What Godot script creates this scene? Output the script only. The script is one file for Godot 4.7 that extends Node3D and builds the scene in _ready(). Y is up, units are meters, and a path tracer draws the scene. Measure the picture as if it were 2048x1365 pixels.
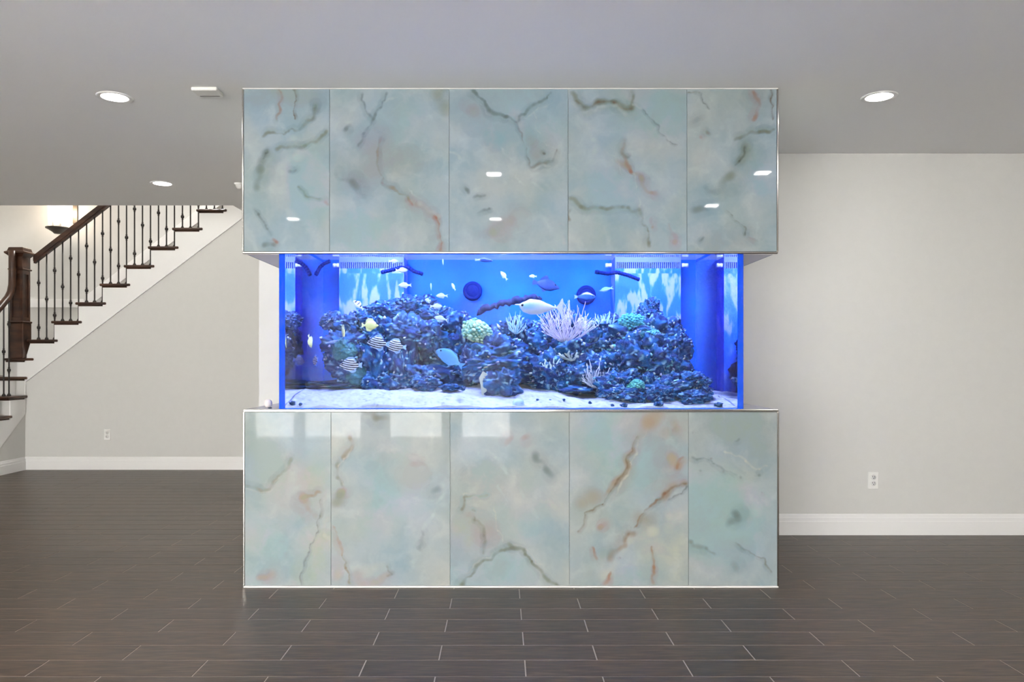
extends Node3D
# A finished basement: onyx-tiled aquarium built against a wall, oak stair at the left. Metres, y up; the room runs towards -z.

const CEIL := 2.516
const FRONT := -3.91        # front face of the aquarium cabinet
const WALL_Z := -5.12       # wall that carries the aquarium
const STAIR_Z := -8.25      # face of the wall under the stair
const FAR_Z := -9.3         # far wall of the stairwell
const LEFT_X := -6.25
const RIGHT_X := 4.3
const BACK_Z := 3.81        # wall with the glazed doors
const RISE := 0.1975
const RUN := 0.256

var M := {}
var names := {}

func _ready() -> void:
	setup()
	make_materials()
	build_shell()
	build_floor()
	build_stairs()
	build_aquarium()
	build_reef()
	build_fish()
	build_small_things()

# ---------------------------------------------------------------- camera, sky, exposure
func setup() -> void:
	var cam := Camera3D.new()
	cam.name = "camera"
	add_child(cam)
	cam.position = Vector3(0, 1.131, 0)
	cam.set_frustum(0.05 * 1365.0 / 1553.0, Vector2(21.0, 44.5) * 0.05 / 1553.0, 0.05, 100.0)
	cam.current = true
	var env := Environment.new()
	env.background_mode = Environment.BG_COLOR
	env.background_color = Color(1.0, 0.992, 0.978)
	env.background_energy_multiplier = 25.0
	env.tonemap_mode = Environment.TONE_MAPPER_LINEAR
	env.tonemap_exposure = 1.26
	env.sdfgi_enabled = true
	env.ssao_enabled = true
	env.ssil_enabled = true
	var we := WorldEnvironment.new()
	we.name = "environment"
	we.environment = env
	add_child(we)

# ---------------------------------------------------------------- naming
func numbered(called: String) -> String:
	if not names.has(called):
		names[called] = 0
		return called
	names[called] += 1
	return "%s_%03d" % [called, names[called]]

func tag(o: Node3D, label: String, category: String, group := "") -> Node3D:
	o.set_meta("label", label)
	o.set_meta("category", category)
	if group:
		o.set_meta("group", group)
	return o

func thing(called: String, label: String, category: String, at := Vector3.ZERO, turn := 0.0, group := "") -> Node3D:
	var o := Node3D.new()
	o.name = numbered(called)
	add_child(o)
	o.position = at
	o.rotation.y = turn
	tag(o, label, category, group)
	return o

func structure(called: String, mesh: Mesh = null, mat: Material = null, at := Vector3.ZERO) -> Node3D:
	var o: Node3D
	if mesh:
		o = MeshInstance3D.new()
		o.mesh = mesh
		o.material_override = mat
	else:
		o = Node3D.new()
	o.name = numbered(called)
	add_child(o)
	o.position = at
	o.set_meta("kind", "structure")
	return o

func part(parent: Node3D, called: String, mesh: Mesh, mat: Material, at := Vector3.ZERO, rot := Vector3.ZERO, scl := Vector3.ONE) -> MeshInstance3D:
	var o := MeshInstance3D.new()
	o.name = called
	o.mesh = mesh
	o.material_override = mat
	parent.add_child(o, true)
	o.position = at
	o.rotation = rot
	o.scale = scl
	return o

func solo(called: String, mesh: Mesh, mat: Material, label: String, category: String, at := Vector3.ZERO, turn := 0.0, group := "") -> MeshInstance3D:
	var o := MeshInstance3D.new()
	o.name = numbered(called)
	o.mesh = mesh
	o.material_override = mat
	add_child(o)
	o.position = at
	o.rotation.y = turn
	tag(o, label, category, group)
	return o

# ---------------------------------------------------------------- shapes
func begin() -> SurfaceTool:
	var st := SurfaceTool.new()
	st.begin(Mesh.PRIMITIVE_TRIANGLES)
	st.set_smooth_group(-1)
	return st

func done(st: SurfaceTool) -> ArrayMesh:
	st.generate_normals()
	return st.commit()

# a triangle whose front looks away from "inside"
func tri(st: SurfaceTool, a: Vector3, b: Vector3, c: Vector3, inside: Vector3) -> void:
	var n := (b - a).cross(c - a)
	if n.dot((a + b + c) / 3.0 - inside) > 0.0:
		st.add_vertex(a); st.add_vertex(c); st.add_vertex(b)
	else:
		st.add_vertex(a); st.add_vertex(b); st.add_vertex(c)

func quad(st: SurfaceTool, a: Vector3, b: Vector3, c: Vector3, d: Vector3, inside: Vector3) -> void:
	tri(st, a, b, c, inside)
	tri(st, a, c, d, inside)

# box from lo to hi with chamfered edges
func add_box(st: SurfaceTool, lo: Vector3, hi: Vector3, bev := 0.0) -> void:
	var c := (lo + hi) / 2.0
	var h := (hi - lo) / 2.0
	var b: float = min(bev, min(h.x, min(h.y, h.z)) * 0.9)
	for axis in 3:
		var u := (axis + 1) % 3
		var v := (axis + 2) % 3
		for s in [-1.0, 1.0]:
			var q := []
			for k in [[-1.0, -1.0], [1.0, -1.0], [1.0, 1.0], [-1.0, 1.0]]:
				var p := Vector3.ZERO
				p[axis] = s * h[axis]
				p[u] = k[0] * (h[u] - b)
				p[v] = k[1] * (h[v] - b)
				q.append(c + p)
			quad(st, q[0], q[1], q[2], q[3], c)
		if b > 0.0:
			for s in [-1.0, 1.0]:
				for r in [-1.0, 1.0]:
					var q := []
					for k in [[-1.0, 0], [1.0, 0], [1.0, 1], [-1.0, 1]]:
						var p := Vector3.ZERO
						p[axis] = k[0] * (h[axis] - b)
						p[u] = s * (h[u] - (b if k[1] == 1 else 0.0))
						p[v] = r * (h[v] - (0.0 if k[1] == 1 else b))
						q.append(c + p)
					quad(st, q[0], q[1], q[2], q[3], c)
	if b > 0.0:
		for i in 8:
			var s := Vector3(1 if i & 1 else -1, 1 if i & 2 else -1, 1 if i & 4 else -1)
			tri(st, c + s * Vector3(h.x, h.y - b, h.z - b), c + s * Vector3(h.x - b, h.y, h.z - b), c + s * Vector3(h.x - b, h.y - b, h.z), c)

func box(lo: Vector3, hi: Vector3, bev := 0.0) -> ArrayMesh:
	var st := begin()
	add_box(st, lo, hi, bev)
	return done(st)

func cbox(size: Vector3, bev := 0.0) -> ArrayMesh:
	return box(-size / 2.0, size / 2.0, bev)

# profile of (radius, height) turned round y
func add_lathe(st: SurfaceTool, profile: Array, seg := 24, at := Vector3.ZERO) -> void:
	st.set_smooth_group(0)
	for i in profile.size() - 1:
		var p: Vector2 = profile[i]
		var q: Vector2 = profile[i + 1]
		for k in seg:
			var a0 := TAU * k / seg
			var a1 := TAU * (k + 1) / seg
			var d0 := Vector3(cos(a0), 0, sin(a0))
			var d1 := Vector3(cos(a1), 0, sin(a1))
			var A := at + d0 * p.x + Vector3.UP * p.y
			var B := at + d1 * p.x + Vector3.UP * p.y
			var C := at + d1 * q.x + Vector3.UP * q.y
			var D := at + d0 * q.x + Vector3.UP * q.y
			# going up the profile with the outside away from the axis
			if p.x > 0.00001:
				st.add_vertex(A); st.add_vertex(B); st.add_vertex(C)
			if q.x > 0.00001:
				st.add_vertex(A); st.add_vertex(C); st.add_vertex(D)
	st.set_smooth_group(-1)

func lathe(profile: Array, seg := 24) -> ArrayMesh:
	var st := begin()
	add_lathe(st, profile, seg)
	return done(st)

# tube through points with a radius at each, ends closed
func add_tube(st: SurfaceTool, pts: Array, radii: Array, seg := 8) -> void:
	st.set_smooth_group(0)
	var rings := []
	var ref := Vector3(0.31, 0.17, 0.93).normalized()
	for i in pts.size():
		var t: Vector3 = (pts[min(i + 1, pts.size() - 1)] - pts[max(i - 1, 0)]).normalized()
		var n := (ref - t * ref.dot(t)).normalized()
		ref = n
		var b := t.cross(n)
		var ring := []
		for k in seg:
			var a := TAU * k / seg
			ring.append(pts[i] + (n * cos(a) + b * sin(a)) * radii[i])
		rings.append(ring)
	for i in rings.size() - 1:
		var inside: Vector3 = (pts[i] + pts[i + 1]) / 2.0
		for k in seg:
			var k1 := (k + 1) % seg
			quad(st, rings[i][k], rings[i][k1], rings[i + 1][k1], rings[i + 1][k], inside)
	for e in [0, rings.size() - 1]:
		var inner: Vector3 = pts[1] if e == 0 else pts[pts.size() - 2]
		for k in seg:
			tri(st, pts[e], rings[e][k], rings[e][(k + 1) % seg], inner)
	st.set_smooth_group(-1)

# polygon in x,y pushed from z0 to z1
func add_prism(st: SurfaceTool, poly: PackedVector2Array, z0: float, z1: float) -> void:
	var pl := poly.duplicate()
	if Geometry2D.is_polygon_clockwise(pl):
		pl.reverse()
	var idx := Geometry2D.triangulate_polygon(pl)
	for i in range(0, idx.size(), 3):
		var a := pl[idx[i]]
		var b := pl[idx[i + 1]]
		var c := pl[idx[i + 2]]
		var m := (a + b + c) / 3.0
		var inside := Vector3(m.x, m.y, (z0 + z1) / 2.0)
		for z in [z0, z1]:
			tri(st, Vector3(a.x, a.y, z), Vector3(b.x, b.y, z), Vector3(c.x, c.y, z), inside)
	for i in pl.size():
		var a := pl[i]
		var b := pl[(i + 1) % pl.size()]
		var e := b - a
		var n := Vector2(e.y, -e.x).normalized()
		if n == Vector2.ZERO:
			continue
		var m := (a + b) / 2.0 - n * 0.01
		quad(st, Vector3(a.x, a.y, z0), Vector3(b.x, b.y, z0), Vector3(b.x, b.y, z1), Vector3(a.x, a.y, z1), Vector3(m.x, m.y, (z0 + z1) / 2.0))

func prism(poly: Array, z0: float, z1: float) -> ArrayMesh:
	var st := begin()
	add_prism(st, PackedVector2Array(poly), z0, z1)
	return done(st)

var ico_v := []
var ico_f := []
func ico() -> void:
	if ico_v:
		return
	var t := (1.0 + sqrt(5.0)) / 2.0
	for v in [[-1, t, 0], [1, t, 0], [-1, -t, 0], [1, -t, 0], [0, -1, t], [0, 1, t], [0, -1, -t], [0, 1, -t], [t, 0, -1], [t, 0, 1], [-t, 0, -1], [-t, 0, 1]]:
		ico_v.append(Vector3(v[0], v[1], v[2]).normalized())
	ico_f = [[0, 11, 5], [0, 5, 1], [0, 1, 7], [0, 7, 10], [0, 10, 11], [1, 5, 9], [5, 11, 4], [11, 10, 2], [10, 7, 6], [7, 1, 8], [3, 9, 4], [3, 4, 2], [3, 2, 6], [3, 6, 8], [3, 8, 9], [4, 9, 5], [2, 4, 11], [6, 2, 10], [8, 6, 7], [9, 8, 1]]
	for g in 4:
		var mid := {}
		var nf := []
		for f in ico_f:
			var m := []
			for k in 3:
				var a: int = f[k]
				var b: int = f[(k + 1) % 3]
				var key := mini(a, b) * 100000 + maxi(a, b)
				if not mid.has(key):
					mid[key] = ico_v.size()
					ico_v.append(((ico_v[a] + ico_v[b]) / 2.0).normalized())
				m.append(mid[key])
			nf.append([f[0], m[0], m[2]])
			nf.append([f[1], m[1], m[0]])
			nf.append([f[2], m[2], m[1]])
			nf.append([m[0], m[1], m[2]])
		ico_f = nf

# a closed lump: "shape" gives the point and "tint" the colour for each direction
func lump(shape: Callable, tint: Callable) -> ArrayMesh:
	ico()
	var st := SurfaceTool.new()
	st.begin(Mesh.PRIMITIVE_TRIANGLES)
	for v in ico_v:
		st.set_color(tint.call(v))
		st.add_vertex(shape.call(v))
	for f in ico_f:
		st.add_index(f[0]); st.add_index(f[2]); st.add_index(f[1])
	st.generate_normals()
	return st.commit()

# ---------------------------------------------------------------- materials
func mat(c: Color, rough := 0.6, metal := 0.0, spec := 0.5) -> StandardMaterial3D:
	var m := StandardMaterial3D.new()
	m.albedo_color = c
	m.roughness = rough
	m.metallic = metal
	m.metallic_specular = spec
	return m

func painted(rough := 0.6, spec := 0.5) -> StandardMaterial3D:
	var m := mat(Color.WHITE, rough, 0.0, spec)
	m.vertex_color_use_as_albedo = true
	return m

func ramp(stops: Array) -> Gradient:
	var g := Gradient.new()
	var off := PackedFloat32Array()
	var col := PackedColorArray()
	for s in stops:
		off.append(s[0])
		col.append(s[1])
	g.offsets = off
	g.colors = col
	return g

func noise_tex(seed_: int, freq: float, stops: Array, w := 512, h := 512, octaves := 5) -> NoiseTexture2D:
	var n := FastNoiseLite.new()
	n.seed = seed_
	n.frequency = freq
	n.fractal_octaves = octaves
	var t := NoiseTexture2D.new()
	t.width = w
	t.height = h
	t.seamless = true
	t.noise = n
	t.color_ramp = ramp(stops)
	return t

func make_materials() -> void:
	M.wall = mat(Color8(217, 216, 212), 0.75)
	M.wall.albedo_texture = noise_tex(3, 0.02, [[0.0, Color(0.992, 0.992, 0.992)], [1.0, Color(1, 1, 1)]])
	M.wall.uv1_triplanar = true
	M.wall.uv1_world_triplanar = true
	M.ceiling = mat(Color8(250, 250, 249), 0.85)
	M.white = mat(Color8(243, 242, 240), 0.35)
	M.plastic = mat(Color8(238, 237, 233), 0.3)
	M.slot = mat(Color8(70, 68, 66), 0.6)
	M.chrome = mat(Color(0.86, 0.85, 0.83), 0.16, 1.0)
	M.darkedge = mat(Color8(60, 58, 55), 0.3, 0.6)
	M.grout = mat(Color8(172, 163, 152), 0.85)
	M.iron = mat(Color8(30, 23, 20), 0.5)
	M.ledge = mat(Color8(205, 205, 205), 0.2)
	M.board = mat(Color8(200, 206, 204), 0.8)
	# floor planks: dark taupe wood-look porcelain
	M.planks = []
	var grain := noise_tex(11, 0.012, [[0.0, Color8(48, 40, 35)], [0.35, Color8(70, 61, 54)], [0.55, Color8(82, 72, 64)], [0.75, Color8(97, 87, 78)], [1.0, Color8(124, 112, 101)]], 512, 512, 6)
	var relief := noise_tex(12, 0.02, [[0.0, Color(0, 0, 0)], [1.0, Color(1, 1, 1)]], 512, 512, 4)
	for k in 8:
		var m := mat(Color(1.0, 0.86, 0.72).darkened(0.22 + 0.02 * (k % 4)), 0.34, 0.0, 0.48)
		m.albedo_texture = grain
		m.uv1_scale = Vector3(0.8, 6.0, 1)
		m.uv1_offset = Vector3(0.137 * k, 0.311 * k, 0)
		m.heightmap_enabled = true
		m.heightmap_texture = relief
		m.heightmap_scale = 0.03
		M.planks.append(m)
	# stained oak
	M.oak = mat(Color.WHITE, 0.32)
	M.oak.albedo_texture = noise_tex(21, 0.01, [[0.0, Color8(38, 22, 14)], [0.5, Color8(66, 41, 27)], [1.0, Color8(92, 61, 42)]], 256, 256, 5)
	M.oak.uv1_triplanar = true
	M.oak.uv1_world_triplanar = true
	M.oak.uv1_scale = Vector3(0.7, 3.0, 3.0)
	# panes
	M.pane = mat(Color(1, 1, 1, 0.02), 0.0)
	M.pane.transparency = BaseMaterial3D.TRANSPARENCY_ALPHA
	M.tank_pane = mat(Color(1, 1, 1, 0.01), 0.0, 0.0, 0.12)
	M.tank_pane.specular_mode = BaseMaterial3D.SPECULAR_DISABLED
	M.tank_pane.transparency = BaseMaterial3D.TRANSPARENCY_ALPHA
	M.surface = mat(Color(0.9, 0.97, 1, 0.03), 0.0)
	M.surface.transparency = BaseMaterial3D.TRANSPARENCY_ALPHA
	M.water = mat(Color(0.85, 0.93, 1.0, 0.0), 0.0, 0.0, 0.05)
	M.water.transparency = BaseMaterial3D.TRANSPARENCY_ALPHA
	M.water.refraction_enabled = true
	M.water.refraction_scale = 0.008
	M.acrylic_edge = mat(Color(0.0, 0.34, 0.9, 0.7), 0.05, 0.0, 0.1)  # clear acrylic; the blue glow guided to its edge is put into the colour
	M.acrylic_edge.transparency = BaseMaterial3D.TRANSPARENCY_ALPHA
	M.acrylic_edge.refraction_enabled = true
	M.acrylic_edge.refraction_scale = 0.008
	# inside the tank
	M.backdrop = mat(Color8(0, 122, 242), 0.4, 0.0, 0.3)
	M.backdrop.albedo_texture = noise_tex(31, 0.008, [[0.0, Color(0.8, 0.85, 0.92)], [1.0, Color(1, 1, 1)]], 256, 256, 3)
	M.backdrop.uv1_triplanar = true
	M.sand = painted(0.9, 0.3)
	M.rock = painted(0.75, 0.4)
	M.polyp = painted(0.5, 0.5)
	M.coral = painted(0.6, 0.5)
	M.fish = painted(0.4, 0.28)
	M.hose = mat(Color8(4, 32, 100), 0.6, 0.0, 0.2)
	M.pump = mat(Color8(2, 32, 110), 0.6, 0.0, 0.2)

# ---------------------------------------------------------------- room shell
func lamp_glow(c: Color, energy: float) -> StandardMaterial3D:
	var m := mat(Color.WHITE, 0.5)
	m.emission_enabled = true
	m.emission = c
	m.emission_energy_multiplier = energy
	return m

func build_shell() -> void:
	# ceiling: the opening of the stairwell lies left of x = -2.355 and beyond z = -6.81
	var st := begin()
	add_box(st, Vector3(LEFT_X - 0.1, CEIL, -6.81), Vector3(RIGHT_X + 0.1, CEIL + 0.3, BACK_Z + 0.15))
	add_box(st, Vector3(-2.355, CEIL, FAR_Z), Vector3(-1.6, CEIL + 0.3, -6.81))
	structure("ceiling", done(st), M.ceiling)
	structure("ceiling", box(Vector3(LEFT_X - 0.1, 4.9, FAR_Z - 0.1), Vector3(-1.5, 5.0, -6.71)), M.ceiling)
	# wall with the aquarium, its left end a corner at x = -1.6
	structure("wall_right", box(Vector3(-1.6, 0, WALL_Z - 0.14), Vector3(RIGHT_X, CEIL, WALL_Z), 0.002), M.wall)
	structure("wall_side", box(Vector3(RIGHT_X, 0, WALL_Z - 0.14), Vector3(RIGHT_X + 0.12, CEIL, BACK_Z)), M.wall)
	structure("wall_passage", box(Vector3(-1.6, 0, FAR_Z), Vector3(-1.48, 4.9, WALL_Z - 0.14)), M.wall)
	structure("wall_far", box(Vector3(LEFT_X - 0.1, 0, FAR_Z - 0.12), Vector3(-1.48, 4.9, FAR_Z)), M.wall)
	structure("wall_left", box(Vector3(LEFT_X - 0.12, 0, FAR_Z), Vector3(LEFT_X, 4.9, BACK_Z)), M.wall)
	structure("wall_upper", box(Vector3(LEFT_X, CEIL + 0.3, -6.81), Vector3(-1.6, 4.9, -6.71)), M.wall)
	# wall behind the camera with four glazed doors to the garden and one added door
	var doors := [[-4.95, -4.10], [-3.73, -3.09], [-2.98, -2.09], [-1.71, -0.87], [-0.62, 0.15]]  # the first is unseen, added to let more daylight onto the ceiling
	st = begin()
	var x := LEFT_X
	for d in doors:
		add_box(st, Vector3(x, 0, BACK_Z), Vector3(d[0], CEIL, BACK_Z + 0.14))
		add_box(st, Vector3(d[0], 2.1, BACK_Z), Vector3(d[1], CEIL, BACK_Z + 0.14))
		x = d[1]
	add_box(st, Vector3(x, 0, BACK_Z), Vector3(RIGHT_X, CEIL, BACK_Z + 0.14))
	structure("wall_back", done(st), M.wall)
	for k in doors.size():
		var d: Array = doors[k]
		var o := structure("door_%d" % (k + 1), null, null, Vector3((d[0] + d[1]) / 2.0, 0, BACK_Z + 0.07))
		var w: float = d[1] - d[0]
		st = begin()
		add_box(st, Vector3(-w / 2, 0, -0.03), Vector3(-w / 2 + 0.03, 2.1, 0.03))
		add_box(st, Vector3(w / 2 - 0.03, 0, -0.03), Vector3(w / 2, 2.1, 0.03))
		add_box(st, Vector3(-w / 2 + 0.03, 2.06, -0.03), Vector3(w / 2 - 0.03, 2.1, 0.03))
		add_box(st, Vector3(-w / 2 + 0.03, 0, -0.03), Vector3(w / 2 - 0.03, 0.02, 0.03))
		part(o, "door_frame", done(st), M.white)
		part(o, "glass_pane", box(Vector3(-w / 2 + 0.03, 0.02, -0.004), Vector3(w / 2 - 0.03, 2.06, 0.004)), M.pane)
	# baseboards
	var prof := [Vector2(0, 0), Vector2(0.018, 0), Vector2(0.018, 0.088), Vector2(0.015, 0.094), Vector2(0.015, 0.112), Vector2(0.011, 0.118), Vector2(0.008, 0.132), Vector2(0.0, 0.138)]
	baseboard("baseboard_right", prof, Vector3(1.40, 0, WALL_Z), RIGHT_X - 1.40, 0.0)
	baseboard("baseboard_left", prof, Vector3(-5.06, 0, STAIR_Z), 3.46, 0.0)
	baseboard("baseboard_stairs", prof, Vector3(-5.06, 0, -7.2), 1.032, PI / 2)

func baseboard(called: String, prof: Array, from: Vector3, length: float, turn: float) -> void:
	# profile x = out of the wall, y = up; the prism runs along its z and is turned so that it runs along the wall
	var o := structure(called, prism(prof, 0.0, length), M.white, from)
	o.rotation.y = turn
	o.transform = Transform3D(Basis(Vector3.UP, turn) * Basis(Vector3(0, 0, 1), Vector3(0, 1, 0), Vector3(1, 0, 0)), from)

# ---------------------------------------------------------------- floor of wood-look planks
func plank_mesh(w: float) -> ArrayMesh:
	# chamfered plank w x 0.008 x 0.151, top at y = 0
	var st := begin()
	var hx := w / 2.0
	var hz := 0.0755
	var b := 0.0008
	var top := [Vector3(-hx + b, 0, -hz + b), Vector3(hx - b, 0, -hz + b), Vector3(hx - b, 0, hz - b), Vector3(-hx + b, 0, hz - b)]
	var mid := [Vector3(-hx, -b, -hz), Vector3(hx, -b, -hz), Vector3(hx, -b, hz), Vector3(-hx, -b, hz)]
	var low := []
	for p in mid:
		low.append(Vector3(p.x, -0.008, p.z))
	var inside := Vector3(0, -0.004, 0)
	var put := func(v: Vector3) -> void:
		st.set_uv(Vector2(v.x, v.z))
		st.add_vertex(v)
	var face := func(a: Vector3, bb: Vector3, c: Vector3, d: Vector3) -> void:
		for t in [[a, bb, c], [a, c, d]]:
			var n: Vector3 = (t[1] - t[0]).cross(t[2] - t[0])
			var flip: bool = n.dot((t[0] + t[1] + t[2]) / 3.0 - inside) > 0.0
			put.call(t[0])
			put.call(t[2] if flip else t[1])
			put.call(t[1] if flip else t[2])
	face.call(top[0], top[1], top[2], top[3])
	for k in 4:
		var j := (k + 1) % 4
		face.call(top[k], top[j], mid[j], mid[k])
		face.call(mid[k], mid[j], low[j], low[k])
	return done(st)

func build_floor() -> void:
	var fl := structure("floor")
	part(fl, "grout_bed", box(Vector3(LEFT_X, -0.1, FAR_Z), Vector3(RIGHT_X, -0.0009, BACK_Z)), M.grout)
	var whole := plank_mesh(0.599)
	var rest := []
	for k in 8:
		rest.append([])
	var count := 0
	for k in range(-42, 36):
		var z0 := 2.802 + 0.155 * k
		if z0 < -BACK_Z + 0.02 or z0 + 0.155 > 8.25:
			continue
		var zc := z0 + 0.0775
		var off := 0.088 if k % 2 == 0 else -0.239
		for j in range(-12, 9):
			var x0 := off + 0.603 * j
			if x0 < LEFT_X or x0 + 0.603 > RIGHT_X:
				continue
			if zc > 5.1 and x0 + 0.603 > -1.3:
				continue
			if zc > 3.99 and x0 > -1.3 and x0 + 0.603 < 1.39:
				continue
			var xc := x0 + 0.3015
			var seen: bool = z0 > 2.55 and x0 + 0.603 > -0.65 * (z0 + 0.155) and x0 < 0.68 * (z0 + 0.155)
			if zc > 4.0 and x0 > -1.305 * zc / 3.91 and x0 + 0.603 < 1.39 * zc / 3.91:
				seen = false
			var variant := absi(k * 5 + j * 3) % 8
			var at := Vector3(xc, 0, -zc)
			if seen and count < 300:
				count += 1
				part(fl, "floor_plank", whole, M.planks[variant], at)
			else:
				rest[variant].append(at)
	# planks behind the camera and out of view, joined
	var am := ArrayMesh.new()
	for v in 8:
		var st := SurfaceTool.new()
		st.begin(Mesh.PRIMITIVE_TRIANGLES)
		for at in rest[v]:
			st.append_from(whole, 0, Transform3D(Basis.IDENTITY, at))
		st.set_material(M.planks[v])
		st.commit(am)
	var o := MeshInstance3D.new()
	o.name = "remaining_planks"
	o.mesh = am
	fl.add_child(o)
	o.set_meta("kind", "stuff")

# ---------------------------------------------------------------- stairs
func riser_x(k: int) -> float:
	return -4.739 + RUN * (k - 8)

func rail_y(x: float) -> float:
	# underside of the upper handrail
	return 2.229 + 0.7715 * (x + 4.944)

func tread_mesh(size: Vector3) -> ArrayMesh:
	# board with a rounded nosing and a small moulding under it
	var st := begin()
	add_box(st, Vector3(-size.x / 2, -0.026, -size.z / 2), Vector3(size.x / 2, 0, size.z / 2), 0.006)
	add_box(st, Vector3(-size.x / 2 + 0.018, -0.042, -size.z / 2 + 0.018), Vector3(size.x / 2 - 0.018, -0.026, size.z / 2 - 0.018), 0.006)
	return done(st)

func baluster_mesh(h: float, knuckles: Array) -> ArrayMesh:
	var prof := [Vector2(0.0, 0.0), Vector2(0.019, 0.0), Vector2(0.019, 0.009), Vector2(0.011, 0.024), Vector2(0.0074, 0.03)]
	var ks := knuckles.duplicate()
	ks.sort()
	for y in ks:
		if y < 0.06 or y > h - 0.04:
			continue
		for q in [[-0.034, 0.0074], [-0.03, 0.0105], [-0.024, 0.0105], [-0.02, 0.007], [-0.012, 0.016], [0.0, 0.018], [0.012, 0.016], [0.02, 0.007], [0.024, 0.0105], [0.03, 0.0105], [0.034, 0.0074]]:
			prof.append(Vector2(q[1], y + q[0]))
	prof.append(Vector2(0.0074, h))
	prof.append(Vector2(0.0, h))
	return lathe(prof, 10)

func build_stairs() -> void:
	# wall under the upper flight: beige field with a white stepped skirt board standing proud of it
	var poly := [Vector2(-5.06, 0), Vector2(-1.6, 0), Vector2(-1.6, 2.516)]
	for k in range(13, 5, -1):
		poly.append(Vector2(riser_x(k), RISE * k - 0.04))
		poly.append(Vector2(riser_x(k), RISE * (k - 1) - 0.04))
	poly = [Vector2(-5.06, 0), Vector2(-1.6, 0), Vector2(-1.6, 4.0)]
	for k in range(18, 6, -1):
		poly.append(Vector2(riser_x(k + 1), RISE * k - 0.042))
		poly.append(Vector2(riser_x(k), RISE * k - 0.042))
	poly.append(Vector2(-5.06, RISE * 6 - 0.042))
	poly[2] = Vector2(-1.6, RISE * 18 - 0.042)
	var st := begin()
	add_prism(st, PackedVector2Array(poly), STAIR_Z - 0.1, STAIR_Z)
	structure("wall_stair", done(st), M.wall)
	# skirt board: between the steps and the diagonal line
	var sk := []
	sk.append(Vector2(-5.055, 0.926))
	sk.append(Vector2(-2.0, 0.926 + 3.055 * 0.7565))
	for k in range(17, 6, -1):
		var xa := riser_x(k + 1)
		if xa > -2.0:
			continue
		sk.append(Vector2(xa, RISE * k - 0.042))
		sk.append(Vector2(riser_x(k), RISE * k - 0.042))
	sk.append(Vector2(-5.055, RISE * 6 - 0.042))
	structure("trim_1", prism(sk, STAIR_Z, STAIR_Z + 0.02), M.white)
	structure("trim_5", box(Vector3(-5.28, RISE * 5, STAIR_Z - 0.02), Vector3(-5.056, RISE * 6 - 0.042, STAIR_Z + 0.012)), M.white)
	# wall under the lower flight, at x = -5.06, seen edge on
	var low := [Vector2(-7.18, 0), Vector2(-8.25, 0), Vector2(-8.25, RISE * 5 - 0.042), Vector2(-8.235, RISE * 5 - 0.042)]
	for k in [4, 3, 2, 1]:
		var zr: float = -8.235 + 0.256 * (5 - k)
		low.append(Vector2(zr - 0.256, RISE * k - 0.042))
		low.append(Vector2(zr, RISE * k - 0.042))
	var lw := structure("wall_landing", prism(low, 0.0, 0.1), M.wall)
	lw.transform = Transform3D(Basis(Vector3(0, 0, 1), Vector3(0, 1, 0), Vector3(-1, 0, 0)), Vector3(-5.06, 0, 0))
	var sk2 := [Vector2(-8.236, 0.60), Vector2(-8.236, RISE * 5 - 0.042)]
	for k in [4, 3, 2]:
		var zr: float = -8.235 + 0.256 * (5 - k)
		sk2.append(Vector2(zr - 0.256, RISE * k - 0.042))
		sk2.append(Vector2(zr, RISE * k - 0.042))
	sk2.append(Vector2(-7.47, 0.14))
	sk2.append(Vector2(-7.64, 0.14))
	var s2 := structure("trim_2", prism(sk2, 0.0, 0.014), M.white)
	s2.transform = Transform3D(Basis(Vector3(0, 0, 1), Vector3(0, 1, 0), Vector3(-1, 0, 0)), Vector3(-5.046, 0, 0))
	# skirt on the far wall of the stairwell
	structure("trim_3", prism([Vector2(-4.95, 1.80), Vector2(-4.95, 1.955), Vector2(-2.0, 1.955 + 2.95 * 0.7715), Vector2(-2.0, 1.80 + 2.95 * 0.7715)], FAR_Z, FAR_Z + 0.018), M.white)
	structure("trim_4", prism([Vector2(-6.2, 1.80), Vector2(-6.2, 1.90), Vector2(-5.0, 1.90), Vector2(-5.0, 1.80)], FAR_Z, FAR_Z + 0.018), M.white)

	var s := thing("staircase", "staircase with dark stained oak treads and white risers against beige wall", "staircase")
	for k in range(6, 17):
		var xa := riser_x(k) - 0.03
		var xb := riser_x(k + 1) + 0.036
		if k == 6:
			xa = -5.28
		part(s, "tread", tread_mesh(Vector3(xb - xa, 0, 1.04)), M.oak, Vector3((xa + xb) / 2, RISE * k, -8.735))
		part(s, "riser", box(Vector3(-0.008, 0, -0.99), Vector3(0.008, RISE - 0.042, -0.002)), M.white, Vector3(riser_x(k) + 0.009, RISE * (k - 1), STAIR_Z))
	part(s, "landing", tread_mesh(Vector3(1.19, 0, 1.08)), M.oak, Vector3(-5.62, RISE * 5, -8.755))
	for k in [4, 3, 2, 1]:
		var zr: float = -8.235 + 0.256 * (5 - k)
		part(s, "tread", tread_mesh(Vector3(1.2, 0, 0.31)), M.oak, Vector3(-5.63, RISE * k, zr - 0.112))
		part(s, "riser", box(Vector3(-6.2, 0, -0.008), Vector3(-5.16, RISE - 0.042, 0.008)), M.white, Vector3(0, RISE * k, zr - 0.265))
	part(s, "riser", box(Vector3(-6.2, 0, -0.008), Vector3(-5.16, RISE - 0.042, 0.008)), M.white, Vector3(0, 0, -7.46 + 0.248))

	# upper railing
	var zb := -8.295
	var r := thing("stair_railing", "dark wooden handrail over black iron knuckled balusters of the upper flight", "railing")
	var x0 := -4.985
	var x1 := -2.6
	var dy := 0.0
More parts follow.
